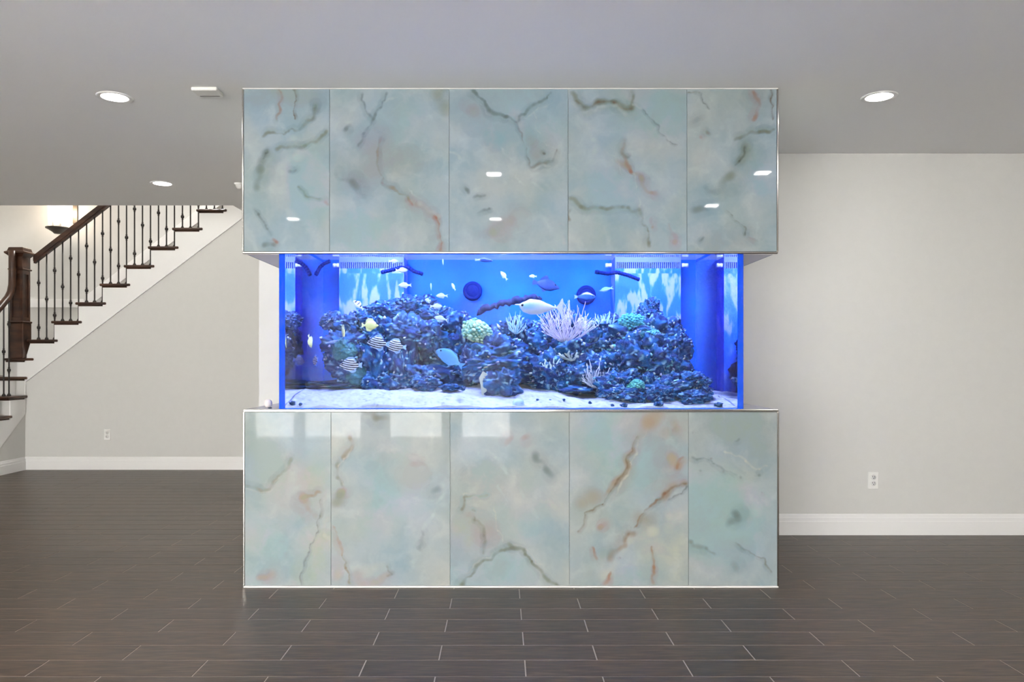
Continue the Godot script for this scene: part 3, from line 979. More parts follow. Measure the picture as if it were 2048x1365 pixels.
func upper_veins() -> Array:
	return [
		[[0.1886, 0.35, 160, 176, 164, 0.071, 0.049, 0.385, 0.032, 0.794, 0.049],
			[0.11, 0.35, 164, 189, 200, 0.652, 0.418, 0.574, 0.577, 0.668, 0.787],
			[0.0943, 0.3, 205, 216, 216, 0.464, 0.309, 0.700, 0.325, 0.432, 0.493, 0.542, 0.787],
			[0.0204, 0.7, 160, 128, 112, 0.417, 0.002, 0.432, 0.057, 0.440, 0.116, 0.393, 0.166, 0.382, 0.199],
			[0.0141, 0.8, 118, 98, 82, 0.593, -0.000, 0.599, 0.074, 0.590, 0.141, 0.605, 0.191],
			[0.0251, 0.6, 128, 128, 108, 0.817, 0.107, 0.802, 0.183, 0.700, 0.233, 0.558, 0.262, 0.385, 0.273, 0.197, 0.283],
			[0.044, 0.4, 118, 128, 128, 0.888, 0.099, 0.825, 0.141, 0.810, 0.183],
			[0.0534, 0.55, 118, 130, 118, 0.291, 0.367, 0.252, 0.418, 0.197, 0.468, 0.150, 0.535, 0.110, 0.602],
			[0.0126, 0.8, 90, 96, 90, 0.283, 0.367, 0.260, 0.401, 0.228, 0.434],
			[0.022, 0.45, 128, 128, 108, 0.370, 0.359, 0.511, 0.363, 0.668, 0.355, 0.841, 0.325, 0.982, 0.250],
			[0.0189, 0.4, 118, 128, 128, 0.527, 0.518, 0.637, 0.506],
			[0.0141, 0.4, 128, 128, 108, 0.605, 0.598, 0.731, 0.652, 0.888, 0.686],
			[0.0251, 0.5, 180, 150, 138, 0.935, 0.694, 0.982, 0.720],
			[0.0157, 0.6, 118, 128, 128, 0.102, 0.732, 0.212, 0.787, 0.283, 0.850, 0.310, 0.904],
			[0.0189, 0.6, 165, 125, 112, 0.335, 0.912, 0.417, 0.942],
			[0.0314, 0.45, 118, 128, 128, 0.197, 0.954, 0.338, 0.967]],
		[[0.1259, 0.35, 164, 189, 200, 0.639, 0.158, 0.525, 0.225],
			[0.1373, 0.3, 160, 168, 174, 0.353, 0.300, 0.353, 0.485, 0.559, 0.418, 0.811, 0.451],
			[0.103, 0.3, 164, 189, 200, 0.182, 0.728, 0.353, 0.871, 0.125, 0.912],
			[0.0137, 0.5, 118, 128, 128, 0.273, 0.023, 0.290, 0.107, 0.353, 0.187, 0.439, 0.107, 0.491, 0.015],
			[0.0114, 0.45, 118, 128, 128, 0.353, 0.187, 0.290, 0.275, 0.239, 0.367],
			[0.0275, 0.5, 205, 216, 216, 0.010, 0.300, 0.079, 0.225, 0.193, 0.191],
			[0.0252, 0.4, 205, 216, 216, 0.468, 0.074, 0.639, 0.040, 0.811, 0.011],
			[0.0686, 0.6, 150, 156, 140, 0.994, -0.002, 0.925, 0.040, 0.983, 0.116],
			[0.0149, 0.55, 152, 146, 128, 0.411, 0.300, 0.413, 0.418, 0.439, 0.552, 0.479, 0.598, 0.605, 0.636, 0.679, 0.690],
			[0.0389, 0.35, 165, 160, 146, 0.679, 0.690, 0.800, 0.728, 0.868, 0.774, 0.914, 0.854, 0.937, 0.938, 0.925, 0.992],
			[0.0103, 0.7, 166, 124, 110, 0.657, 0.678, 0.702, 0.715],
			[0.0103, 0.75, 166, 124, 110, 0.868, 0.774, 0.891, 0.820, 0.925, 0.858, 0.939, 0.938, 0.923, 0.988],
			[0.016, 0.5, 205, 216, 216, 0.662, 0.611, 0.697, 0.652, 0.760, 0.661],
			[0.0343, 0.35, 205, 216, 216, 0.754, 0.703, 0.857, 0.753, 0.903, 0.787],
			[0.0206, 0.45, 118, 128, 128, 0.113, 0.258, 0.182, 0.208],
			[0.0343, 0.3, 118, 128, 128, 0.044, 0.535, 0.159, 0.569, 0.308, 0.669]],
		[[0.1494, 0.6, 164, 189, 200, 0.429, 0.040, 0.555, 0.071, 0.681, 0.034],
			[0.0804, 0.4, 162, 164, 160, 0.134, 0.071, 0.261, 0.163],
			[0.0804, 0.45, 158, 166, 164, 0.681, 0.285, 0.765, 0.377, 0.828, 0.454],
			[0.1034, 0.4, 150, 180, 190, 0.387, 0.285, 0.471, 0.377],
			[0.0184, 0.9, 108, 124, 122, 0.210, 0.000, 0.252, 0.055, 0.324, 0.117, 0.387, 0.147, 0.492, 0.172, 0.555, 0.199],
			[0.0184, 0.9, 108, 124, 122, 0.555, 0.199, 0.605, 0.150, 0.714, 0.104, 0.807, 0.067, 0.840, 0.003],
			[0.008, 0.6, 205, 216, 216, 0.239, 0.086, 0.366, 0.178, 0.479, 0.209],
			[0.008, 0.6, 205, 216, 216, 0.618, 0.178, 0.786, 0.117, 0.933, 0.028],
			[0.0092, 0.6, 205, 216, 216, 0.706, 0.138, 0.723, 0.224, 0.807, 0.331, 0.903, 0.383],
			[0.0092, 0.7, 140, 130, 124, 0.555, 0.212, 0.618, 0.285, 0.647, 0.377, 0.689, 0.469],
			[0.0138, 0.6, 138, 132, 126, 0.689, 0.475, 0.786, 0.457, 0.891, 0.445, 0.903, 0.377],
			[0.0103, 0.9, 110, 112, 108, 0.803, 0.387, 0.824, 0.396],
			[0.0138, 0.5, 205, 216, 216, 0.681, 0.485, 0.798, 0.479, 0.899, 0.485],
			[0.0184, 0.55, 205, 216, 216, 0.008, 0.383, 0.092, 0.426],
			[0.023, 0.5, 205, 216, 216, 0.450, 0.377, 0.521, 0.454, 0.563, 0.531, 0.647, 0.592, 0.756, 0.598, 0.832, 0.660],
			[0.0689, 0.4, 172, 172, 158, 0.555, 0.782, 0.429, 0.868, 0.218, 0.899],
			[0.0161, 0.5, 118, 128, 128, 0.134, 0.598, 0.176, 0.638],
			[0.0138, 0.5, 118, 128, 128, 0.197, 0.660, 0.324, 0.669],
			[0.0115, 0.5, 118, 128, 128, 0.239, 0.761, 0.303, 0.745, 0.366, 0.730],
			[0.0276, 0.35, 212, 210, 198, 0.891, 0.899, 0.954, 0.807, 0.975, 0.960]],
		[[0.1264, 0.5, 164, 189, 200, 0.719, 0.074, 0.834, 0.158, 0.949, 0.074],
			[0.1149, 0.4, 164, 189, 200, 0.156, 0.577, 0.317, 0.636],
			[0.0345, 0.75, 128, 128, 108, 0.007, 0.040, 0.087, 0.082, 0.173, 0.111, 0.259, 0.086, 0.351, 0.074, 0.455, 0.095, 0.535, 0.107],
			[0.0115, 0.8, 118, 98, 82, 0.064, 0.074, 0.173, 0.107, 0.271, 0.082, 0.363, 0.074, 0.466, 0.107, 0.535, 0.116],
			[0.0184, 0.7, 128, 128, 108, 0.547, 0.007, 0.554, 0.057, 0.541, 0.107],
			[0.0276, 0.6, 205, 216, 216, 0.030, 0.090, 0.133, 0.145, 0.225, 0.137, 0.317, 0.103, 0.420, 0.103, 0.489, 0.141],
			[0.0069, 0.7, 118, 128, 128, 0.633, 0.116, 0.702, 0.183, 0.776, 0.267, 0.851, 0.304, 0.926, 0.340],
			[0.0161, 0.4, 205, 216, 216, 0.552, 0.090, 0.593, 0.099, 0.627, 0.116],
			[0.0184, 0.75, 162, 122, 106, 0.483, 0.317, 0.466, 0.367, 0.495, 0.418, 0.512, 0.485, 0.552, 0.518],
			[0.0103, 0.7, 140, 104, 92, 0.472, 0.384, 0.512, 0.418, 0.535, 0.405],
			[0.0253, 0.5, 172, 160, 140, 0.432, 0.434, 0.501, 0.468],
			[0.023, 0.6, 172, 160, 140, 0.564, 0.527, 0.616, 0.518, 0.644, 0.585, 0.690, 0.631, 0.759, 0.648],
			[0.0115, 0.6, 205, 216, 216, 0.547, 0.535, 0.564, 0.619, 0.593, 0.703, 0.650, 0.787],
			[0.0103, 0.45, 205, 216, 216, 0.340, 0.384, 0.432, 0.455, 0.438, 0.518],
			[0.0207, 0.6, 128, 128, 108, 0.007, 0.669, 0.087, 0.713, 0.173, 0.736, 0.317, 0.736, 0.489, 0.735, 0.604, 0.741],
			[0.0184, 0.65, 128, 124, 108, 0.604, 0.741, 0.639, 0.787, 0.667, 0.854, 0.696, 0.980],
			[0.0207, 0.6, 172, 160, 140, 0.708, 0.787, 0.719, 0.871],
			[0.0184, 0.6, 130, 112, 92, 0.018, 0.753, 0.018, 0.816],
			[0.0069, 0.6, 205, 216, 216, 0.007, 0.906, 0.133, 0.904, 0.248, 0.911],
			[0.0207, 0.5, 190, 165, 150, 0.868, 0.837, 0.891, 0.896, 0.926, 0.971],
			[0.046, 0.4, 205, 216, 216, 0.156, 0.216, 0.248, 0.367, 0.156, 0.468],
			[0.0574, 0.3, 205, 216, 216, 0.776, 0.535, 0.834, 0.703]],
		[[0.1709, 0.4, 160, 174, 160, 0.241, 0.912, 0.475, 0.938, 0.785, 0.912],
			[0.1398, 0.35, 162, 174, 164, 0.708, 0.049, 0.910, 0.040],
			[0.0932, 0.35, 164, 189, 200, 0.785, 0.493, 0.863, 0.661],
			[0.0218, 0.65, 172, 136, 120, 0.770, 0.007, 0.781, 0.074, 0.777, 0.141, 0.736, 0.191],
			[0.014, 0.8, 118, 98, 82, 0.941, 0.002, 0.950, 0.074, 0.945, 0.141, 0.965, 0.193],
			[0.0202, 0.55, 128, 128, 108, 0.537, 0.296, 0.708, 0.277, 0.863, 0.262, 0.995, 0.243],
			[0.0855, 0.5, 132, 140, 124, 0.653, 0.350, 0.599, 0.418, 0.513, 0.485, 0.475, 0.543, 0.366, 0.594],
			[0.014, 0.8, 92, 98, 88, 0.649, 0.363, 0.607, 0.418, 0.537, 0.468],
			[0.0218, 0.65, 150, 124, 112, 0.226, 0.237, 0.257, 0.271],
			[0.0186, 0.5, 186, 150, 140, 0.140, 0.292, 0.164, 0.304],
			[0.0124, 0.6, 128, 128, 108, 0.008, 0.028, 0.133, 0.030],
			[0.0109, 0.7, 118, 128, 128, 0.148, 0.032, 0.195, 0.090, 0.241, 0.128],
			[0.0466, 0.4, 205, 216, 216, 0.412, 0.233, 0.241, 0.325, 0.210, 0.384],
			[0.0311, 0.4, 118, 128, 128, 0.071, 0.191, 0.164, 0.174],
			[0.0342, 0.4, 118, 128, 128, 0.195, 0.602, 0.350, 0.644],
			[0.0373, 0.4, 118, 128, 128, 0.055, 0.770, 0.210, 0.745],
			[0.0124, 0.6, 128, 122, 110, 0.459, 0.745, 0.552, 0.799, 0.630, 0.854, 0.669, 0.904],
			[0.0186, 0.6, 118, 128, 128, 0.645, 0.862, 0.664, 0.912],
			[0.014, 0.55, 165, 128, 115, 0.692, 0.917, 0.770, 0.933],
			[0.0124, 0.6, 118, 128, 128, 0.148, 0.929, 0.210, 0.908]],
	]

func lower_veins() -> Array:
	return [
		[[0.1853, 0.4, 164, 178, 176, 0.200, 0.207, 0.402, 0.291, 0.200, 0.325],
			[0.2021, 0.4, 164, 189, 200, 0.284, 0.713, 0.402, 0.840],
			[0.1179, 0.5, 212, 210, 198, 0.082, 0.502, 0.065, 0.570],
			[0.1853, 0.35, 186, 184, 174, 0.739, 0.350, 0.840, 0.401, 0.705, 0.468],
			[0.0236, 0.6, 150, 150, 136, 0.006, 0.426, 0.149, 0.453, 0.284, 0.439, 0.385, 0.388, 0.478, 0.321, 0.553, 0.249],
			[0.0135, 0.6, 212, 210, 198, 0.031, 0.445, 0.183, 0.468, 0.318, 0.445, 0.419, 0.376],
			[0.0219, 0.5, 164, 142, 120, 0.638, 0.485, 0.772, 0.481, 0.907, 0.468],
			[0.0505, 0.4, 172, 160, 140, 0.621, 0.452, 0.722, 0.544, 0.823, 0.604],
			[0.0118, 0.8, 126, 124, 112, 0.907, 0.511, 0.865, 0.620, 0.806, 0.713, 0.747, 0.789, 0.708, 0.865, 0.671, 0.933, 0.654, 1.000],
			[0.101, 0.35, 200, 190, 176, 0.873, 0.688, 0.840, 0.857, 0.772, 0.958],
			[0.0438, 0.4, 212, 210, 198, 0.941, 0.587, 0.907, 0.688, 0.974, 0.789],
			[0.0404, 0.4, 190, 165, 150, 0.149, 0.967, 0.334, 0.924]],
		[[0.1478, 0.4, 164, 189, 200, 0.363, 0.350, 0.486, 0.477, 0.301, 0.646],
			[0.1478, 0.35, 172, 178, 178, 0.671, 0.308, 0.732, 0.435],
			[0.0222, 0.75, 146, 124, 106, 0.178, 0.156, 0.148, 0.215, 0.092, 0.253],
			[0.0222, 0.7, 140, 140, 128, 0.061, 0.274, 0.043, 0.325, 0.074, 0.384, 0.102, 0.435],
			[0.0099, 0.7, 212, 210, 198, 0.178, 0.173, 0.141, 0.240, 0.070, 0.287, 0.070, 0.333, 0.104, 0.401, 0.131, 0.452],
			[0.0443, 0.75, 148, 152, 138, 0.031, 0.485, 0.092, 0.477, 0.086, 0.506, 0.024, 0.511],
			[0.0246, 0.45, 172, 160, 140, 0.055, 0.468, 0.129, 0.452],
			[0.016, 0.75, 182, 155, 125, 0.021, 0.646, 0.061, 0.730, 0.082, 0.823],
			[0.0111, 0.7, 160, 140, 118, 0.082, 0.823, 0.129, 0.899, 0.178, 1.000],
			[0.0616, 0.45, 200, 184, 160, 0.043, 0.874, 0.080, 0.958],
			[0.0443, 0.6, 192, 176, 158, 0.191, 0.941, 0.277, 0.979, 0.375, 0.984, 0.498, 0.937],
			[0.0123, 0.6, 140, 130, 112, 0.449, 0.895, 0.505, 0.935, 0.461, 0.958],
			[0.0739, 0.45, 212, 210, 198, 0.252, 0.899, 0.425, 0.899],
			[0.032, 0.5, 205, 216, 216, 0.954, 0.435, 0.880, 0.519, 0.819, 0.637, 0.757, 0.772, 0.695, 0.908],
			[0.0271, 0.45, 118, 128, 128, 0.843, 0.468, 0.905, 0.443],
			[0.0296, 0.6, 146, 140, 128, 0.289, 0.006, 0.363, 0.038, 0.468, 0.017],
			[0.0099, 0.5, 205, 216, 216, 0.289, 0.198, 0.375, 0.232],
			[0.032, 0.4, 190, 165, 150, 0.708, 0.291, 0.794, 0.308],
			[0.0222, 0.4, 118, 128, 128, 0.782, 0.688, 0.745, 0.806]],
		[[0.1962, 0.6, 164, 189, 200, 0.335, 0.937, 0.502, 0.879, 0.669, 0.951],
			[0.1471, 0.4, 164, 189, 200, 0.586, 0.620, 0.669, 0.677],
			[0.1103, 0.6, 172, 168, 150, 0.146, 0.533, 0.251, 0.648, 0.356, 0.764],
			[0.0858, 0.5, 186, 180, 164, 0.075, 0.677, 0.146, 0.793],
			[0.0147, 0.6, 140, 132, 116, 0.105, 0.562, 0.113, 0.490, 0.209, 0.476, 0.326, 0.487],
			[0.011, 0.9, 112, 112, 104, 0.176, 0.562, 0.201, 0.573],
			[0.011, 0.6, 212, 210, 198, 0.105, 0.476, 0.230, 0.467, 0.356, 0.476, 0.377, 0.591, 0.385, 0.663, 0.452, 0.741],
			[0.011, 0.6, 140, 136, 120, 0.188, 0.591, 0.272, 0.663, 0.301, 0.749, 0.272, 0.807],
			[0.0184, 0.9, 128, 132, 116, 0.544, 0.769, 0.452, 0.798, 0.356, 0.830, 0.259, 0.873, 0.188, 0.922, 0.126, 0.971, 0.075, 1.000],
			[0.011, 0.6, 212, 210, 198, 0.356, 0.816, 0.230, 0.865, 0.146, 0.914, 0.021, 0.914],
			[0.0184, 0.9, 126, 130, 112, 0.494, 0.758, 0.586, 0.787, 0.653, 0.816, 0.720, 0.893, 0.803, 0.960, 0.941, 1.006],
			[0.0098, 0.6, 212, 210, 198, 0.523, 0.749, 0.649, 0.793, 0.745, 0.879, 0.837, 0.942],
			[0.0221, 0.5, 205, 216, 216, 0.230, 0.231, 0.272, 0.360, 0.377, 0.389, 0.439, 0.461, 0.502, 0.504],
			[0.0294, 0.4, 205, 216, 216, 0.356, 0.231, 0.460, 0.331, 0.586, 0.461, 0.795, 0.677],
			[0.0245, 0.5, 190, 165, 150, 0.460, 0.187, 0.523, 0.159],
			[0.0294, 0.5, 190, 165, 150, 0.607, 0.159, 0.669, 0.130],
			[0.0319, 0.5, 118, 128, 128, 0.690, 0.231, 0.795, 0.317, 0.858, 0.375],
			[0.0368, 0.4, 212, 210, 198, 0.753, 0.504, 0.941, 0.576],
			[0.1103, 0.4, 160, 176, 176, 0.084, 0.303, 0.251, 0.447, 0.356, 0.187]],
		[[0.1601, 0.5, 164, 189, 200, 0.239, 0.097, 0.140, 0.181, 0.362, 0.080],
			[0.1231, 0.4, 164, 189, 200, 0.707, 0.249, 0.547, 0.435],
			[0.0739, 0.75, 176, 158, 132, 0.781, 0.004, 0.682, 0.029, 0.608, 0.097, 0.547, 0.173],
			[0.0493, 0.6, 176, 158, 132, 0.842, 0.038, 0.879, 0.097, 0.830, 0.131],
			[0.032, 0.7, 168, 150, 124, 0.547, 0.173, 0.497, 0.257, 0.448, 0.350, 0.374, 0.409, 0.300, 0.477],
			[0.0862, 0.6, 168, 158, 140, 0.263, 0.477, 0.165, 0.502, 0.116, 0.536],
			[0.0086, 0.9, 132, 112, 92, 0.571, 0.131, 0.522, 0.207, 0.473, 0.308, 0.411, 0.384, 0.350, 0.452, 0.288, 0.519, 0.190, 0.570, 0.128, 0.587, 0.116, 0.637, 0.085, 0.688],
			[0.0123, 0.6, 212, 210, 198, 0.645, 0.105, 0.584, 0.181, 0.534, 0.283, 0.473, 0.367, 0.411, 0.452, 0.350, 0.536],
			[0.0419, 0.6, 196, 168, 146, 0.805, 0.232, 0.867, 0.291, 0.916, 0.316, 0.978, 0.283],
			[0.0148, 0.6, 168, 130, 106, 0.891, 0.325, 0.965, 0.266],
			[0.0419, 0.7, 170, 156, 138, 0.990, 0.384, 0.842, 0.452, 0.768, 0.485],
			[0.0111, 0.85, 140, 104, 80, 0.996, 0.401, 0.904, 0.435, 0.781, 0.468, 0.682, 0.536, 0.584, 0.620, 0.522, 0.671],
			[0.0862, 0.75, 156, 142, 124, 0.682, 0.587, 0.633, 0.629, 0.731, 0.620],
			[0.0099, 0.85, 96, 100, 96, 0.996, 0.435, 0.916, 0.477, 0.842, 0.519],
			[0.0369, 0.7, 150, 124, 104, 0.547, 0.688, 0.485, 0.730, 0.411, 0.781, 0.362, 0.823, 0.343, 0.848],
			[0.0172, 0.9, 126, 88, 68, 0.510, 0.713, 0.473, 0.747],
			[0.0419, 0.7, 212, 210, 198, 0.805, 0.536, 0.830, 0.595, 0.781, 0.570],
			[0.0739, 0.6, 212, 210, 198, 0.916, 0.604, 0.805, 0.671, 0.608, 0.688, 0.473, 0.781, 0.387, 0.857, 0.313, 0.950],
			[0.0985, 0.4, 214, 200, 184, 0.670, 0.739, 0.731, 0.815, 0.584, 0.772],
			[0.0148, 0.7, 170, 132, 106, 0.682, 0.781, 0.700, 0.848, 0.704, 0.924, 0.719, 0.992],
			[0.0123, 0.7, 170, 128, 104, 0.199, 0.781, 0.229, 0.844],
			[0.0123, 0.6, 130, 112, 96, 0.436, 0.836, 0.442, 0.848],
			[0.0148, 0.7, 178, 140, 120, 0.350, 0.908, 0.350, 0.967, 0.288, 1.000],
			[0.0197, 0.5, 182, 160, 140, 0.239, 0.671, 0.313, 0.629],
			[0.0739, 0.5, 164, 189, 200, 0.510, 0.924, 0.608, 0.975]],
		[[0.1811, 0.55, 158, 172, 168, 0.135, 0.038, 0.546, 0.038, 0.892, 0.080, 0.793, 0.198],
			[0.214, 0.45, 164, 189, 200, 0.382, 0.435, 0.711, 0.587, 0.217, 0.519, 0.793, 0.772],
			[0.1976, 0.35, 212, 210, 198, 0.135, 0.181, 0.332, 0.173],
			[0.0181, 0.7, 212, 210, 198, 0.431, 0.232, 0.579, 0.253, 0.678, 0.308, 0.793, 0.325, 0.892, 0.310],
			[0.0198, 0.6, 108, 112, 108, 0.151, 0.338],
			[0.023, 0.6, 150, 124, 116, 0.258, 0.266, 0.291, 0.262],
			[0.0165, 0.5, 150, 124, 116, 0.382, 0.342],
			[0.0165, 0.6, 120, 118, 110, 0.596, 0.363],
			[0.0198, 0.7, 130, 108, 88, 0.829, 0.456],
			[0.0263, 0.5, 118, 128, 128, 0.777, 0.367, 0.826, 0.384],
			[0.0132, 0.5, 118, 128, 128, 0.036, 0.110],
			[0.0198, 0.5, 118, 128, 128, 0.530, 0.169, 0.596, 0.156],
			[0.0165, 0.45, 118, 128, 128, 0.036, 0.249, 0.184, 0.266, 0.332, 0.325, 0.530, 0.350],
			[0.0329, 0.55, 134, 132, 118, 0.019, 0.739, 0.069, 0.772, 0.200, 0.781, 0.283, 0.810],
			[0.0148, 0.65, 136, 130, 114, 0.521, 0.760, 0.628, 0.785, 0.727, 0.815, 0.842, 0.844, 0.892, 0.891, 0.941, 0.924],
			[0.0362, 0.4, 150, 148, 136, 0.513, 0.882, 0.563, 0.899],
			[0.0823, 0.35, 205, 216, 216, 0.711, 0.477, 0.793, 0.604, 0.628, 0.646],
			[0.0428, 0.35, 118, 128, 128, 0.464, 0.570, 0.563, 0.620, 0.431, 0.646]],
	]

# ---------------------------------------------------------------- reef
func fnl(seed_: int, freq: float, oct := 4, ridged := false) -> FastNoiseLite:
	var n := FastNoiseLite.new()
	n.seed = seed_
	n.frequency = freq
	n.fractal_octaves = oct
	if ridged:
		n.fractal_type = FastNoiseLite.FRACTAL_RIDGED
	return n

var rocks := []
func make_rocks() -> void:
	for k in 10:
		var low := fnl(200 + k, 0.9, 3)
		var mid := fnl(300 + k, 2.2, 4, true)
		var cell := FastNoiseLite.new()
		cell.seed = 400 + k
		cell.noise_type = FastNoiseLite.TYPE_CELLULAR
		cell.frequency = 2.6
		cell.cellular_return_type = FastNoiseLite.RETURN_DISTANCE
		var fine := fnl(500 + k, 7.0, 3)
		var hue := fnl(600 + k, 1.8, 4)
		var spot := fnl(700 + k, 3.4, 4)
		var shape := func(v: Vector3) -> Vector3:
			var r := 1.0 + 0.55 * low.get_noise_3dv(v) + 0.26 * mid.get_noise_3dv(v) - 0.30 * cell.get_noise_3dv(v) - 0.25 + 0.09 * fine.get_noise_3dv(v)
			return v * maxf(r, 0.3)
		var tint := func(v: Vector3) -> Color:
			# patches of coralline and algae spread evenly all round the stone by solid noise
			var patch := hue.get_noise_3dv(v)
			var speck := spot.get_noise_3dv(v)
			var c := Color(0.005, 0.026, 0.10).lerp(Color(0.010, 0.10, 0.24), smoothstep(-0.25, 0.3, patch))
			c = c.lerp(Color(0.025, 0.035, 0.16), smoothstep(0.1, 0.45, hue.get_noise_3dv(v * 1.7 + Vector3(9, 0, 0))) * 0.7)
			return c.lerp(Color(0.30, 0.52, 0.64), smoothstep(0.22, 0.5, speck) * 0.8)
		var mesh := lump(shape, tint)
		# small polyps and encrusting growth on it
		var rng := RandomNumberGenerator.new()
		rng.seed = 900 + k
		var where := fnl(800 + k, 1.6, 2)
		var pick := [Color(0.30, 0.62, 0.70), Color(0.62, 0.66, 0.52), Color(0.20, 0.40, 0.62), Color(0.50, 0.50, 0.66), Color(0.16, 0.50, 0.52)]
		var st := SurfaceTool.new()
		st.begin(Mesh.PRIMITIVE_TRIANGLES)
		var made := 0
		while made < 64:
			var v: Vector3 = ico_v[rng.randi() % ico_v.size()]
			if where.get_noise_3dv(v) < 0.12 and rng.randf() < 0.985:
				continue
			made += 1
			var p: Vector3 = shape.call(v)
			var axis := (v + Vector3(rng.randf_range(-0.6, 0.6), rng.randf_range(-0.6, 0.6), rng.randf_range(-0.6, 0.6))).normalized()
			var side := axis.cross(Vector3(rng.randf() - 0.5, rng.randf() - 0.5, rng.randf() - 0.5)).normalized()
			var other := axis.cross(side)
			var s := rng.randf_range(0.06, 0.13)
			var len := s * rng.randf_range(0.6, 1.4)
			st.set_color(pick[rng.randi() % pick.size()])
			var c := p + axis * len * 0.3
			var ring := [c + side * s, c + other * s * 0.5, c - side * s, c - other * s * 0.5]
			for q in 4:
				tri(st, c + axis * len, ring[q], ring[(q + 1) % 4], c)
				tri(st, c - axis * len * 0.7, ring[q], ring[(q + 1) % 4], c)
		st.generate_normals()
		rocks.append([mesh, st.commit()])

func add_rock(parent: Node3D, r: Array, polyps := true) -> MeshInstance3D:
	var kind: int = r[6]
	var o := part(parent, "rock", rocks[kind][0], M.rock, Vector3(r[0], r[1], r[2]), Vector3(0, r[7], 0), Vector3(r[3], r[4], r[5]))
	if polyps:
		part(o, "polyps", rocks[kind][1], M.polyp).set_meta("kind", "stuff")
	return o

func sand_y(x: float, z: float) -> float:
	var d := -3.941 - z
	var h := 0.906 + 0.1 * (1.0 - exp(-maxf(d, 0.0) / 0.3)) * lerpf(1.0, 0.6, smoothstep(0.2, 0.6, x))
	h += 0.03 * exp(-pow((x - 0.02) / 0.22, 2.0) - pow((d - 0.5) / 0.3, 2.0))
	h += 0.022 * exp(-pow((x + 0.55) / 0.35, 2.0) - pow((d - 0.2) / 0.2, 2.0))
	return h

